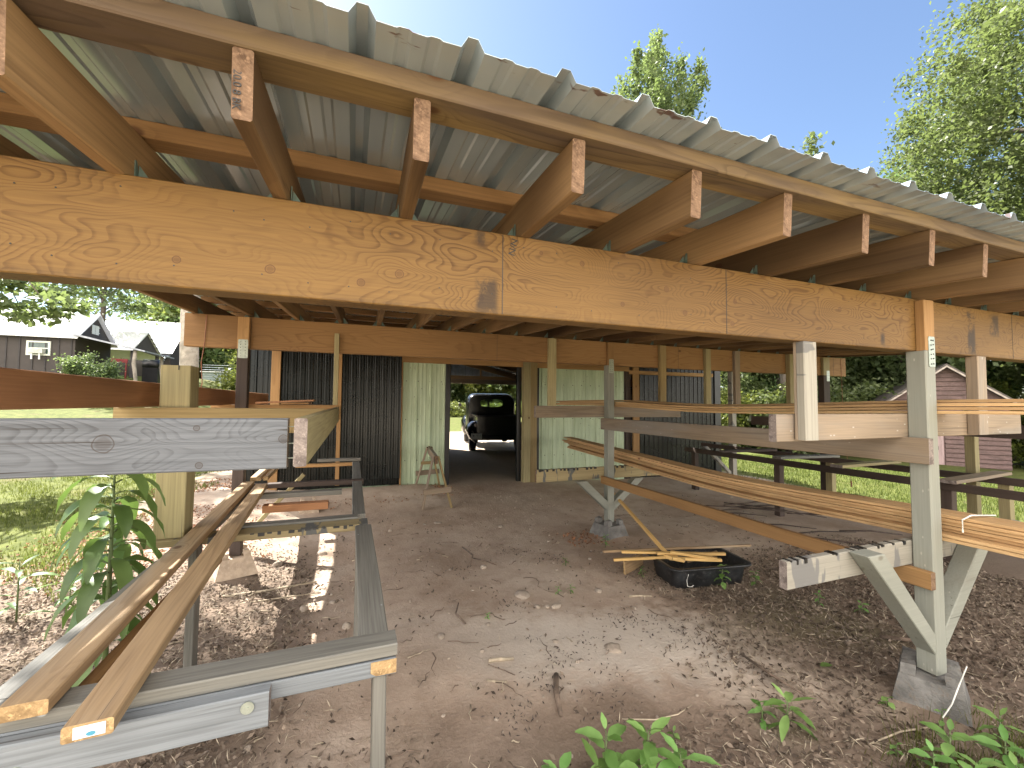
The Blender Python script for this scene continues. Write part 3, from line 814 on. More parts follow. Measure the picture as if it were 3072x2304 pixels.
# ------------------------------------------------------------------ concrete pier blocks
def pier(x, y, z, rz, label, group, bs=0.30, tp=0.21, h=0.19, mat='conc'):
    b = MB()
    a, c = bs / 2, tp / 2
    n = 0.055
    lo = [(-a, -a), (a, -a), (a, a), (-a, a)]; hi = [(-c, -c), (c, -c), (c, c), (-c, c)]
    v0 = [(p[0], p[1], 0) for p in lo]; v1 = [(p[0], p[1], h * 0.72) for p in [(q[0] * 1.03, q[1] * 1.03) for q in hi]]
    for i in range(4):
        j = (i + 1) % 4
        b.poly([v0[i], v0[j], v1[j], v1[i]])
    b.poly(v1)
    b.poly(v0[::-1])
    for sx in (-1, 1):
        for sy in (-1, 1):
            x0, x1 = sorted((sx * n, sx * c)); y0, y1 = sorted((sy * n, sy * c))
            # corner lugs left by the cross-shaped slot
            pts = [(x0, y0), (x1, y0), (x1, y1), (x0, y1)]
            t = [(x0 * .97, y0 * .97), (x1 * .95, y0 * .97), (x1 * .95, y1 * .95), (x0 * .97, y1 * .95)]
            A = [(p[0], p[1], h * 0.72) for p in pts]; B = [(p[0], p[1], h + rnd.uniform(-.012, .008)) for p in t]
            for i in range(4):
                j = (i + 1) % 4
                b.poly([A[i], A[j], B[j], B[i]])
            b.poly(B)
    m = Matrix.Translation((x, y, z)) @ Matrix.Rotation(R_(rz), 4, 'Z')
    b.v = [(q[0] + 0.012 * mnoise.noise(Vector(q) * 14 + Vector((x, y, 0))), q[1] + 0.012 * mnoise.noise(Vector(q) * 14 + Vector((y, x, 5))), q[2] + (0.018 * mnoise.noise(Vector(q) * 18 + Vector((x, 3, y))) if q[2] > 0.1 else 0)) for q in b.v]
    o = mesh_obj("pier_block", b.v, b.f, mat, None, m)
    md = o.modifiers.new("bevel", 'BEVEL'); md.width = 0.008; md.segments = 3
    tag(o, label, "pier block", group)
PG = "concrete pier blocks under the shed posts"
pier(2.885, 1.365, 0.01, 24, "grey stained concrete pier block under the nearest taupe post", PG, 0.29, 0.23, 0.20)
pier(2.885, 4.35, 0.0, 8, "concrete pier block under the far taupe post in front of the pale metal wall", PG, 0.33, 0.24, 0.20)
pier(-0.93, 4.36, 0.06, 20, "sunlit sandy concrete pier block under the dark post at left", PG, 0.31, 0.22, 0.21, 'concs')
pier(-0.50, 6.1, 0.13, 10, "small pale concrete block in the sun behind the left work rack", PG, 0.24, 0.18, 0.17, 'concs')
pier(-0.92, 1.365, -0.03, 0, "concrete pier block under the front post left of the work rack", PG, 0.33, 0.25, 0.22)

# ------------------------------------------------------------------ left work rack (grey painted rails and cross pieces)
tr = base("work_rack", (-0.35, 2.8, 0.0), "long grey painted work rack with two rails and cross pieces at left", "work rack")
bx("cross_piece", -1.10, 0.146, 1.348, 1.437, 0.785, 0.8205, 'gpaint', tr, end='gpaint', seg=12)
bx("cross_piece", -1.10, 0.142, 1.345, 1.434, 0.737, 0.7840, 'grey2', tr, end='endpine', seg=12)
bx("cross_piece", -1.10, -0.187, 1.30, 1.338, 0.695, 0.7855, 'grey2', tr, end='endgrey', seg=8)
b = MB(); b.prism([(0.070, 1.3432, 0.7825), (0.143, 1.3432, 0.7825), (0.143, 1.3432, 0.742), (0.085, 1.3432, 0.742), (0.070, 1.3432, 0.752)], (0, 0.0015, 0)); b.build("sawn_patch", 'endpine', tr)
b = MB(); b.tube([(-0.235, 1.2995, 0.757), (-0.235, 1.2965, 0.757)], 0.0155, 20); b.tube([(-0.235, 1.2965, 0.757), (-0.235, 1.2945, 0.757)], 0.004, 8); b.build("washer", 'galv', tr)
b = MB(); b.tube([(-0.68, 1.2995, 0.720), (-0.68, 1.2965, 0.720)], 0.0155, 20); b.build("washer", 'galv', tr)
bx("rail", 0.035, 0.125, 1.438, 2.715, 0.784, 0.8190, 'gpaint', tr, end='gpaint', seg=8)
bx("rail", 0.018, 0.100, 2.975, 5.60, 0.784, 0.8190, 'gpaint', tr, end='gpaint', seg=10)
bx("rail", -0.825, -0.735, 1.438, 4.3, 0.784, 0.8190, 'gpaint', tr, end='gpaint', seg=10)
bx("cross_piece", -1.00, 0.106, 2.722, 2.860, 0.784, 0.8195, 'tarred', tr, end='endpine', seg=10)
bx("cross_piece", -0.62, 0.050, 2.880, 2.965, 0.795, 0.8245, 'gpaint', tr, end='gpaint', seg=8)
bx("cross_piece", -0.70, -0.065, 3.86, 3.948, 0.775, 0.812, 'gpaint', tr, end='gpaint')
bx("cross_piece", -0.62, -0.16, 3.70, 3.79, 0.70, 0.755, 'redbr', tr)
bx("cross_piece", -0.86, 0.115, 4.22, 4.30, 0.790, 0.8300, 'dark', tr, end='dark', seg=8)
bx("cross_piece", -0.40, 0.12, 5.92, 6.0, 0.785, 0.8200, 'gpaint', tr, end='gpaint')
bx("cross_piece", -0.60, 0.04, 5.52, 5.60, 0.780, 0.8150, 'orange', tr)
bx("ledger", -0.672, -0.632, 1.50, 2.70, 0.690, 0.783, 'orange', tr, seg=8)
lumber("diagonal_brace", (-0.45, 4.9, 0.80), (-0.93, 4.85, 0.25), 0.038, 0.086, 'olive', tr, up=(0, -1, 0))
bx("leg", 0.078, 0.117, 1.352, 1.440, -0.03, 0.736, 'gpaint', tr, end='gpaint', seg=3)
bx("leg", 0.040, 0.079, 2.75, 2.84, -0.03, 0.783, 'gpaint', tr, end='gpaint', seg=3)
bx("leg", 0.040, 0.079, 5.50, 5.56, 0.05, 0.783, 'gpaint', tr, end='gpaint', seg=3)
bx("leg", -0.80, -0.76, 2.75, 2.84, -0.03, 0.783, 'gpaint', tr, end='gpaint', seg=3)
bx("leg", -1.00, -0.96, 1.352, 1.440, -0.03, 0.736, 'gpaint', tr, end='gpaint', seg=3)
b = MB()
for i in range(13):
    x = -0.52 + i * 0.048 + rnd.uniform(-.012, .012)
    d = rnd.uniform(.006, .020)
    b.box(x, x + rnd.uniform(.014, .034), 2.7200, 2.7245, 0.8205 - d, 0.8205)
b.build("tar_drips", 'nail', tr)["kind"] = "stuff"

# ------------------------------------------------------------------ loose boards on the racks
def thing(o, label, cat, group=None): return tag(o, label, cat, group)
LB = "loose pine boards on the left work rack"
o = lumber("pine_board", (-0.688, 1.326, 0.8390), (-0.812, 4.20, 0.8480), 0.089, 0.035, 'pine', end='endpine', seg=10, bow=0.0004)
thing(o, "long pine two-by-four lying leftmost on the grey work rack, orange sawn end", "board", LB)
o = lumber("pine_board", (-0.5155, 1.202, 0.8390), (-0.690, 4.06, 0.8480), 0.087, 0.035, 'pine', end='endpine', seg=10, bow=0.0004)
thing(o, "pine two-by-four with a pale paper sticker on its near sawn end, on the work rack", "board", LB)
m_, L_ = frame((-0.5155, 1.202, 0.8390), (-0.690, 4.06, 0.8480))
b = MB()
b.box(-L_ / 2 - 0.0009, -L_ / 2 + 0.0002, -0.030, 0.024, -0.0125, 0.0125, mat=None)
sk_ = mesh_obj("sticker", b.v, b.f, plain("pale_blue_sticker", (0.62, 0.70, 0.80), 0.5, var=0.12, scale=300), o, m_)
b = MB()
pts = [(-L_ / 2 - 0.0010, -0.006 + 0.008 * math.cos(a), -0.006 + 0.0045 * math.sin(a)) for a in np.linspace(0, 2 * math.pi, 20, endpoint=False)]
b.prism(pts, (-0.0006, 0, 0))
mesh_obj("blue_oval_logo", b.v, b.f, plain("sticker_blue_print", (0.06, 0.26, 0.38), 0.5, var=0.1), sk_, m_)
for (xa, xb2, ya, yb, l) in ((-0.80, -0.845, 4.42, 5.9, "weathered pine board on the far left of the work rack, sunlit top"), (-0.72, -0.74, 4.42, 5.7, "narrow sunlit board beside another at the far end of the left work rack")):
    o = lumber("pine_board", (xa, ya, 0.848), (xb2, yb, 0.852), 0.085 if xa < -.75 else 0.04, 0.035, 'pine', end='endpine', seg=5)
    thing(o, l, "board", LB)
UB = "loose scraps on the upper left arms"
o = lumber("red_board", (-0.80, 4.33, 1.537), (-0.32, 4.22, 1.562), 0.05, 0.016, 'redbr', seg=4); thing(o, "thin dark red scrap board lying on the upper left arm by the back beam", "board", UB)
o = lumber("pine_scrap", (-0.60, 4.40, 1.530), (-0.36, 4.26, 1.538), 0.05, 0.016, 'orange', seg=2); thing(o, "short orange scrap under the dark red board on the upper left arm", "board", UB)
# cord hanging from the back beam
b = MB(); b.tube([(-1.201, 4.343, 2.30), (-1.203, 4.340, 2.2), (-1.207, 4.338, 2.05), (-1.225, 4.337, 1.88), (-1.212, 4.337, 1.70), (-1.22, 4.30, 1.60)], 0.0035, 6)
thing(b.build("hanging_cord", 'cord'), "thin brown cord hanging down from the left end of the back beam", "cord")
b = MB(); b.tube([(7.12, 4.343, 2.30), (7.12, 4.337, 1.6), (7.11, 4.3, 0.9), (7.13, 4.25, 0.35)], 0.003, 5); b.tube([(7.13, 4.25, 0.42), (7.13, 4.25, 0.33)], 0.012, 6)
thing(b.build("hanging_cord", 'cord'), "thin dark cord with a small weight hanging at the right end of the back beam", "cord")

# long trim boards stored on the right rack
def path_board(name, pts, w, t, mat, seg=26):
    pts = [Vector(p) for p in pts]
    def at(u):
        # catmull-rom over the control points
        n = len(pts) - 1; s = min(u * n, n - 1e-6); i = int(s); f = s - i
        P0, P1, P2, P3 = pts[max(i - 1, 0)], pts[i], pts[i + 1], pts[min(i + 2, n)]
        return 0.5 * ((2 * P1) + (P2 - P0) * f + (2 * P0 - 5 * P1 + 4 * P2 - P3) * f * f + (3 * P1 - P0 - 3 * P2 + P3) * f ** 3)
    m, L = frame(pts[0], pts[-1])
    mi_ = m.inverted()
    vs, fs, mm = [], [], []
    hw, ht, ch = w / 2, t / 2, 0.002
    prof = [(-hw + ch, -ht), (hw - ch, -ht), (hw, -ht + ch), (hw, ht - ch), (hw - ch, ht), (-hw + ch, ht), (-hw, ht - ch), (-hw, -ht + ch)]
    for i in range(seg + 1):
        q = mi_ @ at(i / seg)
        for (py, pz) in prof: vs.append((q.x, q.y + py, q.z + pz))
    for i in range(seg):
        for k in range(8):
            a, b_ = i * 8 + k, i * 8 + (k + 1) % 8
            fs.append((a, b_, b_ + 8, a + 8)); mm.append(0)
    fs.append(tuple(range(7, -1, -1))); mm.append(1); fs.append(tuple(seg * 8 + k for k in range(8))); mm.append(1)
    return mesh_obj(name, vs, fs, [mat, 'endpine'], None, m, mm)
ordn = ["bottom", "second", "third", "fourth", "fifth", "sixth", "seventh"]
TL = "long pine trim boards stacked on the lower right rack"
T_ = 0.0165
# columns: near column has two layers, the inner column six
lay = [(0, 3.035, 2), (1, 3.105, 7), (2, 3.20, 7)]
for (ci, xc, nl) in lay:
    for k in range(nl):
        dx = rnd.uniform(-.008, .008); dy = rnd.uniform(-.25, .15)
        if ci and k >= 2: dx -= 0.004 * k
        z = 0.8405 + k * (T_ + 0.0025)
        sg = 0.0 if ci == 0 else 0.0
        P = [(xc + 0.00 + dx, 0.35, z + 0.012), (xc + dx, 1.43, z), (xc + 0.01 + dx, 2.8, z - 0.036), (xc + 0.11 + dx, 4.42, z - 0.003), (xc + 0.30 + dx, 6.3 + dy, z + 0.006 + 0.004 * k)]
        o = path_board("trim_board", P, 0.089, T_, 'trim')
        thing(o, "long pine trim board on the lower right rack, %s layer of its %s column" % (ordn[k], ["aisle-side", "middle", "lawn-side"][ci]), "trim board", TL)
TU = "long pine trim boards stacked on the upper right rack"
for (ci, xc, nl) in ((0, 2.990, 3), (1, 3.085, 4), (2, 3.18, 3)):
    for k in range(nl):
        dx = rnd.uniform(-.006, .006); dy = rnd.uniform(-.5, .3)
        z = 1.5215 + k * (T_ + 0.0035)
        P = [(xc + dx, 0.30, z + 0.010), (xc + dx, 1.43, z), (xc + dx, 2.9, z - 0.030), (xc + 0.01 + dx, 4.42, z + 0.016), (xc + 0.03 + dx, 6.2 + dy, z + 0.022 - 0.004 * k)]
        o = path_board("trim_board", P, 0.089, T_, 'trim')
        thing(o, "long pine trim board on the upper right rack, %s layer of its %s column" % (ordn[k], ["aisle-side", "middle", "lawn-side"][ci]), "trim board", TU)
b = MB(); b.tube([(2.99, 1.26, 0.90), (2.99, 1.26, 0.965), (3.05, 1.25, 0.985), (3.26, 1.24, 0.97)], 0.004, 6)
thing(b.build("white_strap", 'string'), "thin white strap round the lower lumber stack beside the nearest taupe post", "strap")

# ------------------------------------------------------------------ right table outside
tt = base("outdoor_rack", (6.15, 3.5, gz(6.1, 3.5)), "long low dark timber rack with loose cross boards standing beyond the lumber, by the lawn", "rack")
bx("rail", 5.60, 5.64, 0.4, 6.05, 0.72, 0.80, 'dark', tt, end='dark', seg=18)
bx("rail", 6.58, 6.62, 0.4, 6.65, 0.72, 0.80, 'dark', tt, end='dark', seg=18)
for (x, y) in ((5.645, 5.9), (5.645, 4.33), (5.645, 2.5), (5.645, 0.8), (6.62, 4.25), (6.62, 2.45), (6.62, 0.8)):
    bx("leg", x, x + .09, y - .05, y + .04, gz(x, y) - 0.03, 0.79, 'dark' if x < 6 else 'olive', tt, end='dark', seg=3)
GB = "loose boards laid across the outdoor rack"
for (p0, p1, l, m_) in (((5.66, 4.33, .815), (6.75, 4.23, .815), "dark loose board across the far end of the outdoor rack", 'gpaint'), ((5.55, 3.47, .82), (6.83, 3.53, .82), "olive loose board across the middle of the outdoor rack", 'olive'),
                    ((5.50, 2.42, .82), (6.85, 2.53, .82), "grey loose board across the near part of the outdoor rack, right of the nearest post", 'weath'), ((5.58, 5.2, .815), (6.6, 5.1, .815), "dark loose board near the barn corner on the outdoor rack", 'dark')):
    thing(lumber("cross_board", p0, p1, 0.14, 0.035, m_, up=(0, 0, 1), end='endgrey', seg=4), l, "board", GB)
# ------------------------------------------------------------------ barn behind the shed
barn = base("metal_barn", (3.0, 10.2, 0.15), "black and pale green metal barn behind the shed with an open doorway through it", "barn")
def wall_panel(x0, x1, y, z0, z1, mat, pitch=0.2286, phase=0.0, h=0.019, name="wall_panel", face=-1, minor=0.004, depth=0.03):
    prof = ribbed(pitch, x0, x1, phase, h, minor=minor, bw=0.022, tw=0.010)
    vs, fs = [], []
    for z in (z0, z1):
        for (x, hh) in prof: vs.append((x, y + face * hh, z))
    n = len(prof)
    for z in (z0, z1):
        for (x, hh) in prof: vs.append((x, y + face * hh - face * 0.0015, z))
    for i in range(n - 1):
        fs.append((i, i + 1, i + 1 + n, i + n)[::(1 if face < 0 else -1)])
        fs.append((i + 2 * n, i + 1 + 2 * n, i + 1 + 3 * n, i + 3 * n)[::(-1 if face < 0 else 1)])
    fs.append((0, n, 3 * n, 2 * n)); fs.append((n - 1, 3 * n - 1, 4 * n - 1, 2 * n - 1))
    return mesh_obj(name, vs, fs, mat, barn)
YW = 7.0
wall_panel(-1.42, -0.99, YW + 0.05, 0.12, 2.46, 'blackm', 0.2286, .05)
wall_panel(-0.99, 0.745, YW, 0.25, 2.46, 'blackm', 0.1143, 0.0, 0.012)
wall_panel(-0.99, 0.60, YW + 0.04, 0.05, 0.36, 'pale', 0.2286, 0.0)
dp = wall_panel(-0.157, 0.726, YW - 0.07, 0.36, 2.46, 'blackm', 0.1143, 0.03, 0.014, name="sliding_door_panel")
bx("door_edge", 0.727, 0.748, YW - 0.075, YW - 0.01, 0.20, 2.28, 'orange', barn)
wall_panel(0.749, 1.452, YW, 0.17, 2.46, 'pale', 0.2286, 0.06)
bx("door_trim", 1.453, 1.531, YW - 0.02, YW + 0.06, 0.15, 2.46, 'blacktrim', barn, end='blacktrim')
bx("door_trim", 2.739, 2.812, YW - 0.01, YW + 0.06, 0.10, 2.46, 'blacktrim', barn, end='blacktrim')
bx("door_post", 2.813, 2.94, YW - 0.14, YW - 0.02, 0.08, 2.46, 'olive', barn, seg=8, bow=.003)
bx("door_post", 2.943, 3.068, YW - 0.135, YW - 0.02, 0.08, 2.46, 'post', barn, seg=8)
bx("door_trim", 3.069, 3.160, YW - 0.02, YW + 0.06, 0.08, 2.46, 'blacktrim', barn, end='blacktrim')
wall_panel(3.161, 4.986, YW, 0.10, 2.46, 'pale', 0.2286, 0.02)
wall_panel(4.987, 5.165, YW + 0.02, 0.10, 2.46, 'dark', 0.2286, 0.02)
bx("wall_stud", 5.167, 5.312, YW - 0.06, YW - 0.02, 0.08, 2.46, 'orange', barn)
wall_panel(5.314, 7.29, YW, 0.08, 2.46, 'blackm', 0.1143, 0.0, 0.018)
bx("corner_trim", 7.291, 7.457, YW - 0.03, YW + 0.1, -0.02, 2.46, 'blacktrim', barn, end='blacktrim')
bx("wall_stud", -1.108, -0.989, YW - 0.06, YW - 0.005, 0.15, 2.46, 'orange', barn)
bx("wall_stud", -0.215, -0.158, YW - 0.09, YW - 0.02, 0.30, 2.46, 'orange', barn)
bx("wall_header", 0.722, 5.06, YW - 0.075, YW - 0.036, 2.197, 2.29, 'orange', barn, seg=14)
bx("wall_header", 5.062, 7.2, YW - 0.075, YW - 0.036, 2.15, 2.22, 'orange', barn, seg=8)
b = MB()
for x in np.arange(-0.9, 7.2, 0.19):
    if 1.45 < x < 3.16: continue
    for z in (0.62, 1.28, 1.9):
        yy = YW - 0.004 if not (-0.157 < x < .726) else YW - .074
        b.tube([(x, yy, z), (x, yy - 0.006, z)], 0.008, 6)
b.build("screws", 'blacktrim', barn)
# side walls, far wall with a wide opening, interior frame
def side_wall(x, y0, y1, z0, z1f, mat, name="side_wall"):
    b = MB(); b.prism([(x, y0, z0), (x, y1, z0), (x, y1, z1f), (x, y0, z1f)], (0.02, 0, 0)); b.build(name, mat, barn)
side_wall(-1.44, 7.06, 13.5, 0.0, 3.95, 'blackm'); side_wall(7.44, 7.12, 13.5, -0.2, 2.12, 'blackm')
b = MB()
b.prism([(-1.42, 13.5, 0.05), (2.2, 13.5, 0.05), (2.2, 13.5, 2.447), (5.5, 13.5, 2.447), (5.5, 13.5, 0.0), (7.44, 13.5, -0.1), (7.44, 13.5, 2.0), (-1.42, 13.5, 4.05)], (0, 0.02, 0))
b.build("far_wall", plain("far_wall_bluish_metal", (0.34, 0.42, 0.55), 0.45, 0.2, var=0.2), barn)
b = MB()
for x in np.arange(2.3, 5.45, 0.2286): b.box(x, x + 0.02, 13.478, 13.499, 2.45, 3.93 - (x + .94) * .23)
b.build("far_wall_ribs", plain("far_wall_rib", (0.25, 0.32, 0.43), 0.45, 0.2), barn)
bx("far_header", 1.9, 5.65, 13.40, 13.46, 2.335, 2.445, 'pine', barn)
bx("far_header", 1.9, 5.65, 13.43, 13.49, 2.19, 2.334, 'weath', barn)
for x in (3.93, 4.95, 2.9): bx("gable_stud", x, x + .05, 13.42, 13.475, 2.446, 3.9 - (x + .94) * .23, 'pine', barn)
bx("far_post", 5.5, 5.65, 13.36, 13.5, -0.05, 2.19, 'post', barn); bx("far_post", 2.05, 2.2, 13.36, 13.5, -0.05, 2.19, 'post', barn)
# barn roof: single pitch falling to the right
b = MB()
zr2 = lambda x: 3.93 - (x + 0.94) * 0.23
b.prism([(-1.8, 7.13, zr2(-1.8)), (7.7, 7.13, zr2(7.7)), (7.7, 14.2, zr2(7.7)), (-1.8, 14.2, zr2(-1.8))], (0, 0, 0.02))
b.build("barn_roof", 'roof', barn)
for y in (7.6, 9.0, 10.4, 11.8, 13.2):
    lumber("roof_joist", (-1.4, y, zr2(-1.4) - .1), (7.4, y, zr2(7.4) - .1), 0.05, 0.17, 'raft', barn, seg=6)
b = MB(); b.prism([(-1.42, 7.14, 2.40), (7.44, 7.14, 2.0), (7.44, 7.14, zr2(7.44)), (-1.42, 7.14, zr2(-1.42))], (0, 0.02, 0)); b.build("upper_wall", 'blackm', barn)

# ------------------------------------------------------------------ old black pickup seen through the doorway
def truck():
    T = base("pickup_truck", (4.03, 12.4, 0.13), "old rounded black pickup truck seen from behind through the barn doorway", "pickup truck")
    paint = plain("black_truck_paint", (0.004, 0.004, 0.005), 0.16, 0.0, var=0.1, spec=0.6)
    rub = plain("tyre_rubber", (0.015, 0.015, 0.015), 0.8)
    gl = G("truck_window_glass")
    gl.n("ShaderNodeBsdfTransparent"); tr_ = gl.n("ShaderNodeBsdfTransparent"); gy = gl.n("ShaderNodeBsdfGlossy"); mx = gl.n("ShaderNodeMixShader")
    gy.inputs["Roughness"].default_value = 0.05; mx.inputs[0].default_value = 0.12; tr_.inputs[0].default_value = (0.75, 0.85, 0.8, 1)
    gl.l(tr_.outputs[0], mx.inputs[1]); gl.l(gy.outputs[0], mx.inputs[2]); gl.l(mx.outputs[0], gl.out.inputs[0])
    ox, oy, oz = 4.03, 11.4, 0.13
    def P(x, y, z): return (ox + x, oy + y, oz + z)
    def ring(y, hw, z0, z1, r, n=6, topr=None):
        topr = topr or r
        pts = []
        for cx, cz, a0, rr in ((hw - topr, z1 - topr, 0, topr), (-hw + topr, z1 - topr, 90, topr), (-hw + r, z0 + r, 180, r), (hw - r, z0 + r, 270, r)):
            for k in range(n):
                a = R_(a0 + 90 * k / (n - 1)); pts.append(P(cx + rr * math.cos(a), y, cz + rr * math.sin(a)))
        return pts
    def loft(name, rings, mat, parent=T, smooth=True):
        b = MB(); n = len(rings[0])
        for r in rings: b.v += r
        for i in range(len(rings) - 1):
            for k in range(n):
                a, c = i * n + k, i * n + (k + 1) % n
                b.f.append((a, a + n, c + n, c)); b.mi.append(0)
        b.f.append(tuple(range(n))); b.f.append(tuple((len(rings) - 1) * n + k for k in range(n - 1, -1, -1))); b.mi += [0, 0]
        return b.build(name, mat, parent, smooth)
    # bed box with tailgate
    bed = MB()
    bed.box(*[v + o for v, o in zip((-0.62, -0.58), (ox, ox))], oy + 0.0, oy + 1.9, oz + 0.55, oz + 1.06)
    bed.box(ox + 0.58, ox + 0.62, oy, oy + 1.9, oz + 0.55, oz + 1.06)
    bed.box(ox - 0.6, ox + 0.6, oy, oy + 1.9, oz + 0.55, oz + 0.60)
    bed.tube([P(-0.63, 0, 1.06), P(-0.63, 1.9, 1.06)], 0.03, 8); bed.tube([P(0.63, 0, 1.06), P(0.63, 1.9, 1.06)], 0.03, 8)
    bed.build("cargo_bed", paint, T)
    tg = MB(); tg.box(ox - 0.6, ox + 0.6, oy - 0.04, oy - 0.005, oz + 0.55, oz + 1.04); tg.tube([P(-0.6, -0.02, 1.05), P(0.6, -0.02, 1.05)], 0.025, 8)
    tgo = tg.build("tailgate", paint, T)
    # cab
    rings = [ring(1.92, 0.74, 0.55, 1.66, 0.05, topr=0.26), ring(1.98, 0.78, 0.5, 1.72, 0.05, topr=0.28), ring(2.5, 0.80, 0.5, 1.76, 0.05, topr=0.26), ring(3.0, 0.80, 0.5, 1.74, 0.05, topr=0.26)]
    cab = MB()
    # the cab shell is built as a frame round the rear window so one sees through it
    n = len(rings[0])
    for r in rings: cab.v += r
    for i in range(len(rings) - 1):
        for k in range(n):
            a, c = i * n + k, i * n + (k + 1) % n
            cab.f.append((a, a + n, c + n, c)); cab.mi.append(0)
    def oval(y, hw, hz, cz, m=24):
        out = []
        for k in range(m):
            a = 2 * math.pi * k / m
            cx = abs(math.cos(a)) ** 0.55 * (1 if math.cos(a) >= 0 else -1); sz = abs(math.sin(a)) ** 0.55 * (1 if math.sin(a) >= 0 else -1)
            out.append(P(hw * cx, y, cz + hz * sz))
        return out
    def panel_with_hole(outer, inner, y):
        b0 = len(cab.v); cab.v += outer + inner
        no, ni = len(outer), len(inner)
        # connect by angle
        import itertools
        for k in range(ni):
            pass
        oi = 0
        def ang(p): return math.atan2(p[2] - (oz + 1.40), p[0] - ox) % (2 * math.pi)
        O = sorted(range(no), key=lambda i: ang(outer[i])); I = sorted(range(ni), key=lambda i: ang(inner[i]))
        i = j = 0
        while i < no or j < ni:
            ao = ang(outer[O[i % no]]) + (2 * math.pi if i >= no else 0); ai = ang(inner[I[j % ni]]) + (2 * math.pi if j >= ni else 0)
            if (ao <= ai and i < no) or j >= ni:
                cab.f.append((b0 + O[i % no], b0 + O[(i + 1) % no], b0 + no + I[j % ni])); i += 1
            else:
                cab.f.append((b0 + O[i % no], b0 + no + I[(j + 1) % ni], b0 + no + I[j % ni])); j += 1
            cab.mi.append(0)
    panel_with_hole(rings[0], oval(1.92, 0.37, 0.125, 1.43), 1.92)
    panel_with_hole(rings[-1], oval(3.0, 0.64, 0.17, 1.42), 3.0)
    cab.build("cab", paint, T, True)
    w = MB(); w.poly(oval(1.925, 0.372, 0.127, 1.43)); w.build("rear_window", gl.m, T)
    w = MB(); w.poly(oval(2.99, 0.645, 0.175, 1.42)); w.build("windscreen", gl.m, T)
    s = MB(); s.box(ox - 0.04, ox + 0.04, oy + 2.9, oy + 2.93, oz + 1.25, oz + 1.52); s.box(ox - .15, ox + .12, oy + 2.7, oy + 2.73, oz + 1.50, oz + 1.57); s.build("interior_mirror", paint, T)
    st = MB(); st.box(ox - .6, ox + .6, oy + 2.05, oy + 2.2, oz + 0.7, oz + 1.22); st.build("seat_back", rub, T)
    # rear fenders
    for sx in (-1, 1):
        rg = []
        for k in range(11):
            a = math.pi * k / 10
            y = 0.75 - 0.62 * math.cos(a); zc = 0.30 + 0.62 * math.sin(a)
            w_ = 0.10 + 0.20 * math.sin(a) ** 0.6
            x0, x1 = 0.58, 0.62 + w_
            pts = []
            for q in range(8):
                t = q / 7
                xx = x0 + (x1 - x0) * math.sin(t * math.pi / 2); dz = -0.30 * (1 - math.cos(t * math.pi / 2))
                sc = 1 + (dz / 0.62)
                pts.append(P(sx * xx, 0.75 - 0.62 * sc * math.cos(a), 0.30 + 0.62 * sc * math.sin(a) if a > 0 else 0.30))
            rg.append(pts)
        b = MB()
        for r in rg: b.v += r
        for i in range(10):
            for k in range(7):
                a = i * 8 + k; b.f.append((a, a + 1, a + 9, a + 8)[::sx]); b.mi.append(0)
        fo = b.build("rear_fender", paint, T, True)
        md = fo.modifiers.new("solid", 'SOLIDIFY'); md.thickness = 0.02
        # front fenders bulge
        b = MB()
        rings_ = []
        for y, hw2, zt in ((3.0, 0.10, 0.85), (3.5, 0.17, 1.0), (4.1, 0.18, 0.98), (4.6, 0.08, 0.80)):
            rr_ = []
            for k in range(12):
                a = 2 * math.pi * k / 12
                rr_.append(P(sx * 0.74 + hw2 * math.cos(a), y, 0.62 + (zt - 0.62) * math.sin(a)))
            rings_.append(rr_)
        loft("front_fender", rings_, paint)
        for (yy, nm) in ((0.75, 0), (3.75, 1)):
            wb_ = MB()
            prof = [(0.20, -.10), (0.33, -.10), (0.37, -.06), (0.37, .06), (0.33, .10), (0.20, .10)]
            N = 24
            for k in range(N):
                a = 2 * math.pi * k / N
                for (r, dx) in prof: wb_.v.append(P(sx * 0.70 + dx, yy + r * math.cos(a), 0.37 + r * math.sin(a)))
            for k in range(N):
                for q in range(6):
                    a_, c_ = k * 6 + q, k * 6 + (q + 1) % 6; d_ = ((k + 1) % N) * 6
                    wb_.f.append((a_, c_, d_ + (q + 1) % 6, d_ + q)); wb_.mi.append(0)
            wo_ = wb_.build("wheel", rub, T, False)
            h = MB(); h.tube([P(sx * 0.64, yy, 0.37), P(sx * 0.78, yy, 0.37)], [0.205, 0.19], 20); h.build("rim", paint, wo_)
        m_ = MB(); m_.tube([P(sx * 0.80, 2.9, 1.22), P(sx * 1.0, 2.85, 1.36)], 0.008, 6); m_.tube([P(sx * 1.0, 2.86, 1.36), P(sx * 1.0, 2.83, 1.36)], 0.06, 14); m_.build("side_mirror", paint, T)
        tl = MB(); tl.tube([P(sx * 0.66, -0.02, 0.80), P(sx * 0.66, -0.06, 0.80)], 0.05, 12); tl.build("tail_light", plain("dark_red_lens", (0.05, 0.005, 0.005), 0.2), T)
    hood = [ring(3.0, 0.55, 0.6, 1.22, 0.05, topr=0.2), ring(3.6, 0.52, 0.6, 1.20, 0.05, topr=0.22), ring(4.3, 0.42, 0.6, 1.12, 0.05, topr=0.22), ring(4.6, 0.3, 0.6, 0.95, 0.05, topr=0.15)]
    loft("hood", hood, paint)
    b = MB(); b.box(ox - 0.78, ox + 0.78, oy - 0.16, oy - 0.11, oz + 0.40, oz + 0.50); b.box(ox - 0.6, ox + 0.6, oy - 0.03, oy + 0.0, oz + 0.38, oz + 0.549); b.build("rear_bumper", paint, T)
    b = MB(); b.box(ox - .35, ox - .29, oy - .1, oy + 4.3, oz + .38, oz + .5); b.box(ox + .29, ox + .35, oy - .1, oy + 4.3, oz + .38, oz + .5); b.tube([P(-.7, .75, .37), P(.7, .75, .37)], .05, 8); b.build("chassis", paint, T)
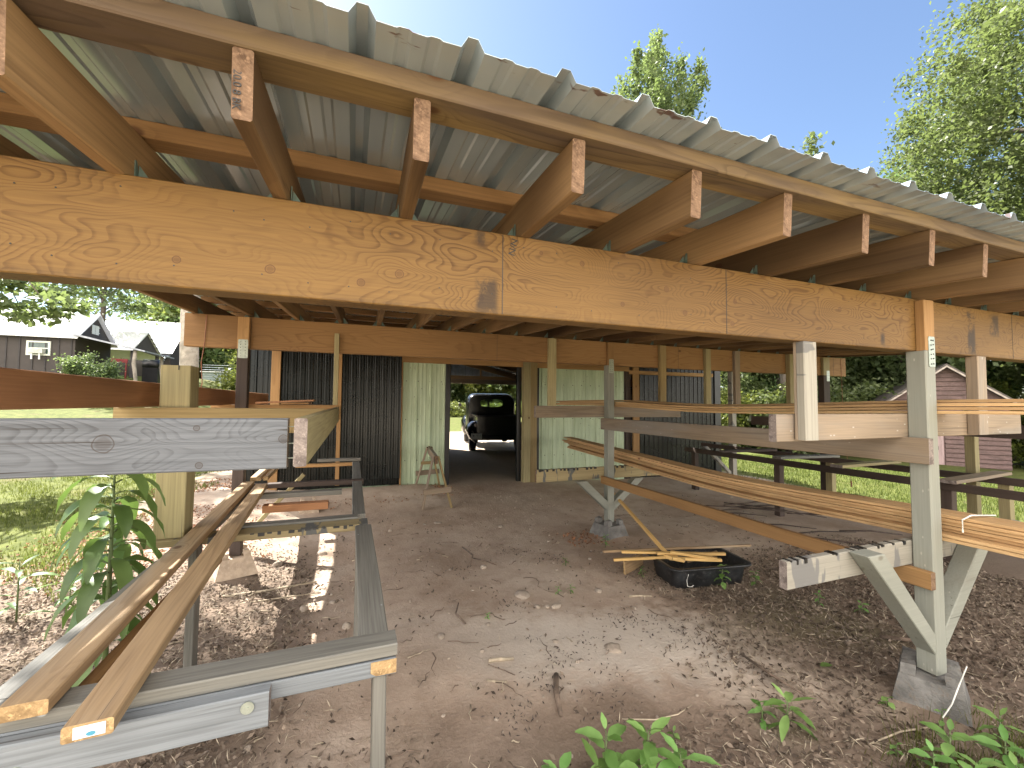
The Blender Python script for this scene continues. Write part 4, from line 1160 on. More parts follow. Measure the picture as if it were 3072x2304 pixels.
    b = MB(); b.box(ox - 0.80, ox - 0.50, oy - 0.185, oy - 0.178, oz + 0.43, oz + 0.58)
    pl_ = b.build("license_plate", plain("plate_white", (0.55, 0.55, 0.5), 0.5, var=0.1), T)
    mt = Matrix.Translation(P(-0.63, -0.187, 0.515)) @ Matrix.Rotation(R_(90), 4, 'X')
    text_mesh("plate_number", "8 7713", 0.08, mt, 'nail', pl_)
    b = MB(); b.tube([P(-0.74, -0.186, 0.52), P(-0.74, -0.190, 0.52)], 0.012, 8); b.build("plate_emblem", 'nail', pl_)
    T.location = (4.11, 12.38, 0.13); T.rotation_euler = (0, 0, R_(-11.5))
truck()

# ------------------------------------------------------------------ sawhorse
def sawhorse():
    g0 = gz(1.1, 6.1)
    T = base("sawhorse", (1.1, 6.2, g0), "worn wooden sawhorse standing on the dirt left of the barn doorway", "sawhorse")
    A, B = Vector((1.165, 6.83, 0.80)), Vector((1.115, 5.92, 0.755))
    lumber("top_beam", A, B, 0.042, 0.115, 'weath', T, seg=5)
    b = MB()
    for i in range(12):
        f = i / 12 + rnd.uniform(-.02, .02); p = B.lerp(A, f * 0.8 + .04)
        b.box(p.x - .0225, p.x + .0225, p.y - .012, p.y + .012, p.z + .050, p.z + .0585)
    b.build("saw_marks", 'whitew', T)
    for P, k in ((A, .0), (B, 0.0)):
        dy = 0.10 if P is A else -0.10
        for s in (-1, 1):
            foot = (P.x + s * 0.20, P.y + dy, gz(P.x, P.y) - 0.02)
            lumber("leg", foot, (P.x + s * 0.035, P.y + (0.0 if P is A else 0.0) + math.copysign(.05, -dy), P.z + 0.045), 0.070, 0.022, 'post' if s > 0 else 'weath', T, up=(s, 0, 0.2), seg=3)
        zc = 0.34 if P is B else 0.42
        yy = P.y + dy * (0.75 if P is B else 0.6) + (-.03 if P is B else .03)
        lumber("spreader", (P.x - 0.19, yy, zc), (P.x + 0.19, yy, zc + 0.02), 0.02, 0.075, 'weath', T, up=(0, 0, 1), seg=2)
    lumber("spreader", (A.x - 0.13, A.y - .04, 0.60), (A.x + 0.06, A.y - .04, 0.60), 0.02, 0.05, 'post', T, seg=2)
sawhorse()

# ------------------------------------------------------------------ black plastic tub with scrap sticks
def tub():
    cx, cy = 2.93, 3.02
    T = base("plastic_tub", (cx, cy, gz(cx, cy)), "low black plastic tub full of scrap pine sticks on the dirt", "tub")
    m = Matrix.Translation((cx, cy, 0.0)) @ Matrix.Rotation(R_(-9), 4, 'Z')
    def rr(hx, hy, r, z, n=6):
        out = []
        for sx, sy, a0 in ((1, 1, 0), (-1, 1, 90), (-1, -1, 180), (1, -1, 270)):
            for k in range(n):
                a = R_(a0 + 90 * k / (n - 1)); out.append((sx * (hx - r) + r * math.cos(a), sy * (hy - r) + r * math.sin(a), z))
        return out
    levels = [rr(.355, .205, .07, .165), rr(.385, .235, .08, .168), rr(.395, .245, .085, .175), rr(.392, .242, .085, .186), rr(.355, .205, .07, .184), rr(.33, .18, .06, .03), rr(.0001, .0001, .00005, .028)]
    outer = [rr(.355, .205, .07, .165), rr(.332, .183, .065, .01), rr(.0001, .0001, .00005, .005)]
    b = MB(); n = len(levels[0])
    for L in levels + outer: b.v += [tuple(m @ Vector(p)) for p in L]
    def strip(i0, cnt, flip):
        for i in range(i0, i0 + cnt - 1):
            for k in range(n):
                a, c = i * n + k, i * n + (k + 1) % n
                q = (a, c, c + n, a + n); b.f.append(q[::-1] if flip else q); b.mi.append(0)
    strip(0, len(levels), False); strip(len(levels), 3, True)
    b.build("tub_body", 'tub', T, True)
    h = MB(); h.tube([tuple(m @ Vector(p)) for p in [(-.24, -.22, .14), (-.27, -.24, .10), (-.26, -.235, .05), (-.22, -.22, .035), (-.19, -.21, .04)]], 0.003, 5)
    h.build("wire_loop", 'string', T)
tub()
SG = "scrap pine sticks in the black tub"
def U2(x, y, z): return (x, y, z)
sticks = [((3.08, 4.62, 0.47), (2.68, 3.06, 0.185), .034, .024, "long square pine stick leaning out of the black tub up and to the left"),
          ((2.21, 3.43, 0.185), (3.60, 3.04, 0.215), .022, .02, "thin grey pine stick lying across the whole black tub"),
          ((2.21, 3.26, 0.17), (2.74, 3.06, 0.20), .026, .022, "short pine stick with a dark notch, sticking out left of the tub"),
          ((2.345, 3.335, 0.20), (3.15, 2.94, 0.215), .03, .02, "pine stick above the notched one in the black tub"),
          ((2.60, 3.16, 0.212), (3.15, 2.92, 0.225), .03, .024, "pine stick on top of the heap in the black tub"),
          ((2.66, 3.03, 0.205), (3.03, 2.85, 0.21), .034, .022, "front pine stick by the near rim of the tub"),
          ((2.70, 3.10, 0.232), (2.98, 2.845, 0.228), .04, .022, "broad pine offcut on the near side of the heap in the tub"),
          ((2.64, 3.11, 0.20), (2.73, 2.96, 0.205), .035, .03, "stubby pine offcut where the long stick leans on the tub"),
          ((2.95, 3.17, 0.10), (3.20, 3.05, 0.19), .05, .018, "brown scrap inside the back of the black tub")]
for i, (a, b_, w, t, l) in enumerate(sticks):
    o = lumber("scrap_stick", a, b_, w, t, 'pine' if i in (1, 8) else M.setdefault('stickw', wood("bright_pine_stick", (0.70, 0.46, 0.18), (0.42, 0.24, 0.08), freq=8, sx=0.5, syz=12, fibre=0.3, knots=0.1, contour=0.4)), end='endpine', seg=3, ch=0.002)
    tag(o, l, "stick", SG)
tag(lumber("scrap_block", (2.33, 3.27, 0.075), (2.60, 3.37, 0.10), 0.02, 0.12, 'pine', end='endpine', seg=2), "tan board offcut propped on edge left of the black tub", "offcut")

# ------------------------------------------------------------------ foliage tools
def leaves_mesh(name, centers, size, mat, seed=0, up=0.35, flat=0.0, aspect=0.62, tint=None, droop=0.0):
    r = np.random.RandomState(seed)
    n = len(centers)
    nrm = r.normal(size=(n, 3)); nrm[:, 2] = np.abs(nrm[:, 2]) + up
    nrm /= np.linalg.norm(nrm, axis=1)[:, None]
    a = r.normal(size=(n, 3)); a[:, 2] -= droop
    a -= nrm * np.sum(a * nrm, axis=1)[:, None]; a /= np.linalg.norm(a, axis=1)[:, None] + 1e-9
    b = np.cross(nrm, a)
    s = (size * (0.65 + 0.7 * r.rand(n)))[:, None]
    p0 = centers - a * s * 0.5; p2 = centers + a * s * 0.5
    p1 = centers + b * s * aspect * 0.5 + nrm * s * 0.08; p3 = centers - b * s * aspect * 0.5 + nrm * s * 0.08
    v = np.stack([p0, p1, p2, p3], axis=1).reshape(-1, 3)
    me = bpy.data.meshes.new(name)
    me.vertices.add(4 * n); me.vertices.foreach_set("co", v.astype(np.float32).ravel())
    me.loops.add(4 * n); me.loops.foreach_set("vertex_index", np.arange(4 * n, dtype=np.int32))
    me.polygons.add(n); me.polygons.foreach_set("loop_start", np.arange(0, 4 * n, 4, dtype=np.int32)); me.polygons.foreach_set("loop_total", np.full(n, 4, np.int32))
    me.update(calc_edges=True)
    at = me.attributes.new("tint", 'FLOAT', 'FACE')
    tv = (r.rand(n) if tint is None else tint).astype(np.float32)
    at.data.foreach_set("value", tv)
    me.materials.append(M[mat] if isinstance(mat, str) else mat)
    return me
def crown_points(seed, rx, ry, rz, nclump, nleaf, spread=0.16, shell=0.62, gaps=0.0, flatness=0.6):
    r = np.random.RandomState(seed)
    d = r.normal(size=(nclump, 3)); d /= np.linalg.norm(d, axis=1)[:, None]
    rad = shell + (1 - shell) * r.rand(nclump) ** 0.7
    # lumpy outline
    lump = 1 + 0.14 * np.sin(d[:, 0] * 5 + seed) * np.cos(d[:, 1] * 4.3 + seed * 2) + 0.13 * np.sin(d[:, 2] * 9 + d[:, 0] * 7)
    c = d * (rad * lump)[:, None] * np.array([rx, ry, rz])
    c[:, 2] *= np.where(c[:, 2] < 0, 0.8, 1.0)
    if gaps: c = c[r.rand(nclump) > gaps]
    m = max(1, nleaf // len(c))
    sc = spread * (0.6 + 0.8 * r.rand(len(c)))
    g = r.normal(size=(len(c), m, 3)) * sc[:, None, None] * np.array([rx, ry, rz * flatness])
    pts = (c[:, None, :] + g).reshape(-1, 3)
    tn = np.repeat(r.rand(len(c)) * 0.45, m) + r.rand(len(c) * m) * 0.5
    return pts, c, tn
def trunk_obj(name, pts, radii, mat, parent, limbs=(), n=10):
    b = MB(); b.tube(pts, radii, n)
    for (q, rr) in limbs: b.tube(q, rr, 6)
    me_v = b.v
    m = WM[parent.name] if parent is not None else Matrix.Identity(4)
    return mesh_obj(name, b.v, b.f, mat, parent, m, b.mi, True)
def tree(name, loc, label, cat, group, seed, h, rx, rz, nleaf, leaf, mat, clear=0.35, spread=0.16, gaps=0.0, nclump=120, tr=0.2, ry=None, bark='bark', droop=0.0, shell=0.62):
    T = base(name, loc, label, cat, group)
    r = random.Random(seed)
    cz = h - rz
    ry = ry or rx
    pts, cl, tn = crown_points(seed, rx, ry, rz, nclump, nleaf, spread, gaps=gaps, shell=shell)
    pts[:, 2] += cz
    me = leaves_mesh("crown", pts, leaf, mat, seed, tint=np.clip(tn, 0, 1), droop=droop)
    link("crown", me, T, WM[T.name])
    limbs = []
    for i in range(16):
        c = cl[(i * 7) % len(cl)]
        z0 = cz - rz * 0.75 + rz * 1.1 * r.random()
        q = [(0, 0, max(z0, h * clear * 0.8)), (c[0] * 0.45, c[1] * 0.45, z0 + (c[2] + cz - z0) * 0.45 + .1 * rz), (c[0] * .95, c[1] * .95, c[2] + cz)]
        limbs.append((q, [tr * 0.38, tr * 0.2, tr * 0.05]))
    trunk_obj("trunk", [(0, 0, -0.3), (0.02 * h * r.uniform(-1, 1), 0.02 * h * r.uniform(-1, 1), h * 0.35), (0, 0, h * 0.7), (0, 0, h * 0.92)], [tr * 1.25, tr, tr * 0.6, tr * 0.1], bark, T, limbs)
    return T
def copy_tree(T, loc, rz, sc, label=None):
    c = T.copy(); col.objects.link(c); c.location = loc; c.rotation_euler = (0, 0, rz); c.scale = (sc[0], sc[1], sc[2])
    if label: c['label'] = label
    for ch in list(T.children):
        k = ch.copy(); col.objects.link(k); k.parent = c; k.matrix_basis = ch.matrix_basis.copy()
    return c

# tall narrow tree rising above the roof and the big one on the right
tree("tall_tree", (14.7, 17.7, gz(14.9, 17.6)), "tall slender light green tree rising alone above the shed roof edge", "tree", None, 23, 21.6, 2.5, 8.5, 45000, 0.19, 'leafA', nclump=260, spread=0.08, gaps=0.05, tr=0.3, shell=0.3)
tree("large_tree", (28.6, 5.8, gz(28, 6)), "huge dense broadleaf tree filling the sky at the right edge", "tree", None, 12, 22.8, 7.2, 9.6, 230000, 0.165, 'leafA', nclump=1300, spread=0.052, tr=0.6, shell=0.72)
tree("large_tree", (26.5, 12.5, gz(26, 12.5)), "lower broadleaf tree whose top shows just above the right half of the roof", "tree", None, 13, 14.0, 4.5, 6.0, 16000, 0.3, 'leafA', nclump=200, spread=0.09, tr=0.4)
tree("small_crown_tree", (21.0, 15.2, gz(21, 15.2)), "tree with only a small leafy top showing above the metal roof edge", "tree", None, 14, 15.4, 2.3, 5.0, 8000, 0.26, 'leafA', nclump=100, spread=0.10, tr=0.3)
# forest edge at the right
protos = []
rg = random.Random(5)
for k in range(4):
    m_ = ['leafB', 'leafB', 'leafA', 'leafB'][k]
    protos.append(tree("forest_tree", (30 + k * 3, 18 - k * 4.5, gz(30, 12)), "", "tree", "trees of the forest edge behind the lawn", 40 + k, 11 + k, 3.4, 5.0, 24000, 0.22, m_, nclump=260, spread=0.085, tr=0.25))
fl = ["dark green forest tree behind the lawn, number %s along the edge counted from the barn"]
ords = ["first", "second", "third", "fourth", "fifth", "sixth", "seventh", "eighth", "ninth", "tenth", "eleventh", "twelfth", "thirteenth", "fourteenth", "fifteenth", "sixteenth", "seventeenth", "eighteenth", "nineteenth", "twentieth", "twenty-first", "twenty-second", "twenty-third", "twenty-fourth", "twenty-fifth", "twenty-sixth", "twenty-seventh", "twenty-eighth", "twenty-ninth", "thirtieth"]
N = 22
for i in range(N):
    az = R_(38 + 52 * i / (N - 1)); d = (31 if az < R_(58) else 38) + rg.uniform(-3, 5)
    x, y = d * math.sin(az), d * math.cos(az)
    s = rg.uniform(0.85, 1.15)
    L = "dark green forest tree beyond the lawn, %s along the edge counted from the barn" % ords[i]
    if i < 4:
        T = protos[i]; T.location = (x, y, gz(x, y)); T['label'] = L
    else:
        copy_tree(protos[i % 4], (x, y, gz(x, y)), rg.uniform(0, 6), (s, s, s * rg.uniform(.9, 1.1)), L)
def bush(name, loc, label, group, seed, rx, rz, nleaf, leaf, mat, cat="bush"):
    T = base(name, loc, label, cat, group)
    pts, cl, tn = crown_points(seed, rx, rx, rz, 60, nleaf, 0.16, shell=0.4)
    pts[:, 2] += rz * 0.75; pts = pts[pts[:, 2] > 0.02]
    link("crown", leaves_mesh("crown", pts, leaf, mat, seed), T, WM[T.name])
    b = MB()
    for c in cl[:14]: b.tube([(0, 0, -0.05), (c[0] * .4, c[1] * .4, max(.1, (c[2] + rz * .75) * .5)), (c[0] * .9, c[1] * .9, max(.15, c[2] + rz * .75))], [0.03, 0.02, 0.006], 5)
    mesh_obj("stems", b.v, b.f, 'bark', T, WM[T.name])
    return T
bp = [bush("forest_bush", (20, 18, 0), "", "bushes along the forest edge", 60 + k, 2.0, 2.0, 11000, 0.15, ['leafA', 'leafB', 'leafC'][k]) for k in range(3)]
N = 19
for i in range(N):
    az = R_(40 + 49 * i / (N - 1)); d = (25.5 if 58 > math.degrees(az) else 33.0) + rg.uniform(-1.5, 1.5)
    x, y = d * math.sin(az), d * math.cos(az); s = rg.uniform(0.8, 1.3)
    L = "leafy bush at the foot of the forest, %s along the edge counted from the barn" % ords[i]
    if i < 3:
        T = bp[i]; T.location = (x, y, gz(x, y)); T['label'] = L
    else: copy_tree(bp[i % 3], (x, y, gz(x, y)), rg.uniform(0, 6), (s, s, s), L)
# far wood seen through the barn and behind the houses
fp = [tree("distant_tree", (15, 55, 0), "", "tree", "trees of the distant wood", 80 + k, 12.5, 4.6, 6.9, 11000, 0.50, ['leafA', 'leafC', 'leafB'][k], nclump=120, spread=0.11, tr=0.3) for k in range(3)]
N = 26
for i in range(N):
    az = R_(-17 + 47 * i / (N - 1)); d = 58 + rg.uniform(-5, 8)
    if az < R_(-12): d = 50 + rg.uniform(-2, 6)
    x, y = d * math.sin(az), d * math.cos(az); s = rg.uniform(0.85, 1.2)
    if az < R_(-8): s *= 0.42
    L = "tree of the distant wood beyond the houses and barn, %s counted from the left" % ords[i]
    if i < 3:
        T = fp[i]; T.location = (x, y, gz(x, y)); T['label'] = L
    else: copy_tree(fp[i % 3], (x, y, gz(x, y)), rg.uniform(0, 6), (s, s, s), L)
hb = bush("hedge_bush", (10, 45, gz(10, 45)), "", "yellow-green bushes beyond the barn", 70, 1.6, 1.0, 5000, 0.16, 'leafC')
for i in range(7):
    x = 8.0 + i * 2.3; y = 45 + rg.uniform(-.6, .6)
    L = "yellow-green bush beyond the barn at the field edge, %s from the left" % ords[i]
    if i == 0: hb.location = (x, y, gz(x, y)); hb['label'] = L
    else: copy_tree(hb, (x, y, gz(x, y)), rg.uniform(0, 6), (1, 1, rg.uniform(.8, 1.15)), L)
bush("garden_bush", (-4.9, 30, gz(-4.9, 30)), "bright yellow-green bush seen behind the pale trunk at left", None, 71, 2.4, 2.3, 7000, 0.22, 'leafC')
# nearer trees at left
STR = tree("shade_tree", (-5.9, 7.5, gz(-5.9, 7.5)), "leafy tree whose low branches hang in front of the house roof at the left edge", "tree", None, 21, 11.6, 2.4, 2.3, 8000, 0.13, 'leafA', nclump=100, spread=0.12, gaps=0.3, tr=0.2, droop=0.8)
pts, cl, tn = crown_points(5, 1.0, 1.0, 0.60, 36, 1500, 0.15, gaps=.2, shell=.3)
pts *= 0.8; pts += np.array([0.92, 1.45, 2.85])
link("low_branch", leaves_mesh("low_branch", pts, 0.12, 'leafA', 91, tint=tn, droop=.8), STR, WM[STR.name])
b = MB()
for c in cl[::3]: b.tube([(0.1, 0, 4.6), (.7, .9, 4.0), (0.92 + c[0] * .7, 1.45 + c[1] * .7, 2.85 + c[2] * .8)], [.04, .02, .006], 5)
mesh_obj("limb", b.v, b.f, 'bark', STR, WM[STR.name])
tree("shade_tree", (-13.6, 31, gz(-13.6, 31)), "backlit tree standing behind the farmhouse roofs at left", "tree", None, 22, 10.6, 4.4, 4.0, 13000, 0.26, 'leafA', nclump=170, spread=0.10, gaps=0.2, tr=0.12)
T = base("pale_trunk_tree", (-5.0, 16.5, gz(-5, 16.5)), "tree with a mottled pale trunk seen under the left end of the back beam", "tree")
trunk_obj("trunk", [(0, 0, -0.3), (0.03, 0, 1.5), (-0.03, 0, 3.5), (0.1, 0, 6.5)], [0.30, 0.255, 0.245, 0.20], 'palebark', T, [([(0, 0, 5), (1.5, .5, 7), (2.5, .8, 8.5)], [.12, .08, .03]), ([(0, 0, 5.5), (-1.5, -.2, 7.5), (-2.3, -.4, 9)], [.12, .08, .03])], 14)
pts, cl, tn = crown_points(33, 3.4, 3.4, 2.6, 110, 9000, 0.12, gaps=.1); pts[:, 2] += 10.6
link("crown", leaves_mesh("crown", pts, 0.18, 'leafA', 33, tint=tn), T, WM[T.name])
bush("round_shrub", (-9.95, 21.9, gz(-9.95, 21.9)), "rounded silvery green shrub in front of the dark house gable", None, 72, 0.80, 1.12, 8000, 0.10, 'leafA', "shrub")

# ------------------------------------------------------------------ clapboard cabin on the right
def cabin():
    W_, D_, He, Hp = 3.75, 4.5, 3.10, 4.60
    loc = Vector((23.92, 10.48, -1.28))
    ang = math.atan2(loc.y, loc.x)           # front faces the shed
    rz = ang - math.pi / 2
    T = base("clapboard_cabin", loc, "small weathered red-brown clapboard cabin with a gable and low deck on the lawn", "cabin", rz=rz + R_(14))
    Mx = WM[T.name]
    cl = plain("red_brown_clapboard", (0.15, 0.095, 0.088), 0.8, var=0.25, scale=3, dirt=(0.23, 0.165, 0.155), stretch=(1, 1, 3))
    def add(b, name, mat, parent=T):
        return mesh_obj(name, b.v, b.f, mat, parent, Mx, b.mi)
    b = MB()
    hw = W_ / 2
    b.prism([(-hw, 0, 0.1), (hw, 0, 0.1), (hw, 0, He), (0, 0, Hp), (-hw, 0, He)], (0, D_, 0)); add(b, "wall", cl)
    # clapboards
    b = MB(); z = 0.14; k = 0
    while z < Hp - 0.15:
        w = hw if z < He else hw * (Hp - z) / (Hp - He)
        e = 0.19
        w2 = hw if z + e < He else hw * max(0.03, (Hp - z - e)) / (Hp - He)
        j = rnd.uniform(-.01, .01)
        segs = [(-w, w)] if not (0.25 < z + .1 < 2.0) else [(-w, -1.35), (-.05, w)]
        for (a, c) in segs:
            a2 = max(a, -w2) if a == -w else a; c2 = min(c, w2) if c == w else c
            b.prism([(a, -0.055, z + j), (c, -0.055, z + j), (c, -0.003, z), (a, -0.003, z)], (0, 0, 0.006))
            b.poly([(a, -0.055, z + j), (c, -0.055, z + j), (c2, -0.004, z + e), (a2, -0.004, z + e)])
        z += e
    add(b, "clapboards", cl)
    # roof
    b = MB(); ov = 0.22; sl = (Hp - He) / hw; t = 0.07
    for s in (-1, 1):
        b.prism([(0, -0.35, Hp + .03), (s * (hw + ov), -0.35, He - ov * sl + .03), (s * (hw + ov), -0.35, He - ov * sl + .03 + t), (0, -0.35, Hp + .03 + t)][::s], (0, D_ + .6, 0))
    add(b, "roof", plain("dark_cabin_roof", (0.13, 0.11, 0.10), 0.8, var=0.2))
    b = MB()
    for s in (-1, 1):
        b.prism([(0, -0.375, Hp - .06), (s * (hw + ov), -0.375, He - ov * sl - .06), (s * (hw + ov), -0.375, He - ov * sl + .02), (0, -0.375, Hp + .02)][::s], (0, 0.022, 0))
    add(b, "fascia", plain("pale_fascia", (0.50, 0.42, 0.38), 0.7))
    b = MB(); b.box(-0.92, -0.10, -0.035, -0.0, 0.15, 2.02); d = add(b, "door", plain("pinkish_door", (0.42, 0.30, 0.30), 0.7, var=0.2, stretch=(4, 1, .5)))
    b = MB()
    for x in (-0.65, -0.37): b.box(x - .008, x + .008, -0.038, -0.0352, 0.15, 2.02)
    b.box(-.30, -.27, -0.05, -.036, 1.0, 1.15); add(b, "door_boards", 'nail', d)
    b = MB(); b.box(-1.35, -0.96, -0.03, -0.0, 0.35, 1.9); w = add(b, "window", plain("cabin_glass", (0.04, 0.05, 0.05), 0.1, spec=0.7))
    b = MB()
    for (a, c, e, f) in ((-1.38, -1.33, .3, 1.95), (-.98, -.93, .3, 1.95), (-1.38, -.93, 1.9, 1.96), (-1.38, -.93, .29, .35), (-1.18, -1.14, .3, 1.9)): b.box(a, c, -0.045, -0.0302, e, f)
    add(b, "frame", plain("cabin_frame", (0.34, 0.25, 0.24), 0.7), w)
    # deck boards and step
    b = MB()
    x = -hw - .9
    while x < hw + .15:
        b.box(x, x + 0.15, -2.0, -0.04, 0.02, 0.07); x += 0.162
    add(b, "deck", plain("red_deck_boards", (0.42, 0.20, 0.17), 0.7, var=0.15))
    b = MB(); b.box(-hw - .9, hw + .1, -1.98, -1.93, -0.35, 0.018); b.box(hw - .4, hw + .55, -2.5, -2.02, -.12, -.07); add(b, "deck_edge", plain("deck_side", (0.28, 0.16, 0.14), 0.8))
cabin()

# ------------------------------------------------------------------ dark farmhouse wings at left
whroof = plain("bright_metal_roof", (0.82, 0.83, 0.85), 0.4, 0.0, var=0.05)
hwall = plain("dark_board_and_batten", (0.062, 0.052, 0.050), 0.75, var=0.12, scale=2)
hbat = plain("dark_batten", (0.045, 0.04, 0.042), 0.7)
def wing(T, x0, x1, y0, y1, zg, ze, zp, ov=0.25, fpitch=True, battens=True, name=""):
    ym = (y0 + y1) / 2
    b = MB(); b.prism([(x1, y0, zg), (x1, y1, zg), (x1, y1, ze), (x1, ym, zp), (x1, y0, ze)], (x0 - x1, 0, 0)); b.build("wall", hwall, T)
    sl = (zp - ze) / (ym - y0)
    b = MB()
    for s, ya in ((-1, y0), (1, y1)):
        ye = ya + s * ov; zz = ze - ov * sl
        b.prism([(x0, ym, zp + .02), (x0, ye, zz + .02), (x0, ye, zz + .07), (x0, ym, zp + .08)][::-s], (x1 + .18 - x0, 0, 0))
    b.build("roof", whroof, T)
    if battens:
        b = MB()
        x = x0 + .1
        while x < x1: b.box(x, x + .045, y0 - .025, y0 - .001, zg, ze); x += 0.42
        b.build("battens", hbat, T)
def window(T, x0, x1, z0, z1, y, muntin=True, axis='x', parent=None, xx=None):
    def bxx(b, a, c, d0, d1, e, f):
        if axis == 'x': b.box(a, c, d0, d1, e, f)
        else: b.box(xx - d1 + y, xx - d0 + y, a, c, e, f)
    b = MB(); bxx(b, x0, x1, y - .02, y - .005, z0, z1); w = b.build("window", M.setdefault('wglass', plain("dim_window_glass", (0.05, 0.09, 0.08), 0.08, spec=0.8)), T)
    b = MB(); t = 0.07
    for (a, c, e, f) in ((x0 - t, x0, z0 - t, z1 + t), (x1, x1 + t, z0 - t, z1 + t), (x0, x1, z1, z1 + t), (x0, x1, z0 - t, z0)): bxx(b, a, c, y - .06, y - .003, e, f)
    if muntin:
        bxx(b, x0, x1, y - .04, y - .021, (z0 + z1) / 2 - .02, (z0 + z1) / 2 + .02)
        if muntin == 2: bxx(b, (x0 + x1) / 2 - .02, (x0 + x1) / 2 + .02, y - .041, y - .0215, z0, z1)
    b.build("frame", 'white', w)
    return w
g1 = gz(-13, 24)
H1 = base("farmhouse_wing", (-15, 25.4, g1), "nearest dark board-and-batten house wing with bright metal roof and a lean-to porch", "house")
wing(H1, -23.0, -11.42, 24.0, 26.9, g1 - .5, 4.38, 5.50)
w = window(H1, -12.92, -12.28, 3.50, 3.98, 24.0, 1)
b = MB(); b.box(-12.83, -12.37, 23.75, 23.975, 3.51, 3.72); b.build("window_air_conditioner", plain("pale_ac_box", (0.55, 0.56, 0.52), 0.6), w)
b = MB(); b.box(-12.75, -12.70, 23.78, 23.82, 3.25, 3.50); b.box(-12.5, -12.45, 23.78, 23.82, 3.25, 3.50); b.build("ac_bracket", 'white', w)
for (ya, yb) in ((24.25, 24.9), (26.0, 26.5)):
    window(H1, ya, yb, 3.05, 3.85, -11.42, 1, axis='y', xx=0)
b = MB()
for yy in (25.15, 25.45): b.box(-11.40, -11.385, yy, yy + .25, 4.62, 5.05)
for o in (0, .13): b.box(-11.384, -11.37, 25.1, 25.75, 4.70 + o * 2, 4.73 + o * 2)
b.build("gable_lattice", 'white', H1)
b = MB(); b.prism([(-11.45, 23.7, 4.36), (-8.85, 23.7, 3.74), (-8.85, 23.7, 3.80), (-11.45, 23.7, 4.44)], (0, 3.4, 0)); b.build("porch_roof", plain("porch_roof_metal", (0.35, 0.37, 0.42), 0.4, .3), H1)
gp = gz(-9.3, 24)
for (px, py) in ((-9.30, 24.0), (-9.30, 26.9)):
    trunk_obj("porch_post", [(px, py, gp - .3), (px + .05, py, gp + .8), (px - .04, py, gp + 1.5), (px, py, 3.78)], [.085, .07, .08, .07], 'palebark', H1) if False else None
    b = MB(); b.tube([(px, py, gp - .3), (px + .05, py, gp + .8), (px - .04, py, gp + 1.5), (px, py, 3.82)], [.085, .07, .08, .07], 10); b.build("porch_post", 'palebark', H1, True)
g2 = gz(-14, 32)
H2 = base("farmhouse_wing", (-15, 32.5, g2), "second dark wing behind, with slatted open gable, carport posts and bright roof", "house")
b = MB(); b.prism([(-12.0, 30.7, 4.55), (-12.0, 34.4, 4.40), (-12.0, 32.3, 5.67)], (-.04, 0, 0)); b.build("gable", hwall, H2)
b = MB()
for s, ye, ze in ((-1, 30.4, 4.42), (1, 34.8, 4.20)):
    b.prism([(-21, 32.3, 5.69), (-21, ye, ze), (-21, ye, ze + .07), (-21, 32.3, 5.77)][::-s], (9.1, 0, 0))
b.build("roof", whroof, H2)
b = MB()
for k in range(7):
    f = k / 6; y = 32.4 + (34.7 - 32.4) * f; z = 5.62 - (5.62 - 4.22) * f; b.box(-11.95, -11.5, y - .05, y + .05, z - .03, z + .01)
b.build("purlin_ends", hbat, H2)
for (px, py) in ((-12.1, 34.2), (-12.1, 30.9), (-13.6, 31.2)):
    b = MB(); b.box(px - .08, px + .08, py - .08, py + .08, g2 - .5, 4.5); b.build("carport_post", hbat, H2)
b = MB(); b.box(-20, -12.5, 35.5, 35.6, g2 - .3, 4.3); bw = b.build("back_wall", hwall, H2)
window(H2, -13.2, -12.65, 2.95, 3.6, 35.5, 2)
g3 = gz(-16, 42)
H3 = base("farmhouse", (-18, 43, g3), "large dark farmhouse farthest back with a long bright metal roof", "house")
wing(H3, -27.0, -13.3, 40.0, 46.0, g3 - .5, 5.35, 8.0, battens=False)
b = MB(); b.prism([(-27, 38.0, 4.5), (-13.3, 38.0, 4.5), (-13.3, 40.02, 5.0), (-27, 40.02, 5.0)], (0, 0, .06)); b.build("porch_roof", plain("bluish_porch_roof", (0.45, 0.52, 0.62), 0.3, .4), H3)
window(H3, 40.6, 41.5, 4.6, 6.0, -13.3, 1, axis='y', xx=0)
b = MB(); b.tube([(-15.4, 39.2, 4.9), (-15.4, 39.2, 5.4)], .08, 8); b.build("vent_pipe", hbat, H3)
# things in the carport
gc = gz(-12.5, 30)
b = MB()
b.box(-12.9, -11.8, 29.6, 29.66, gc + .9, gc + 1.1); b.box(-12.8, -12.74, 29.6, 29.66, gc, gc + .9); b.box(-11.9, -11.84, 29.6, 29.66, gc, gc + .9)
tag(b.build("red_bench", plain("red_paint", (0.22, 0.03, 0.03), 0.5)), "small red bench or rail standing under the house porch", "bench")
T = base("barbecue_grill", (-10.55, 29.2, gz(-10.5, 29.2)), "black round-lidded barbecue grill beside the carport post", "grill")
gb = gz(-10.5, 29.2) + .5
b = MB(); b.tube([(-10.9, 29.2, gb + .55), (-10.2, 29.2, gb + .55)], [.28, .28], 14); b.build("lid", 'blacktrim', T, True)
b = MB(); b.box(-10.9, -10.2, 29.0, 29.4, gb - .6, gb + .45); b.build("cabinet", 'blacktrim', T)

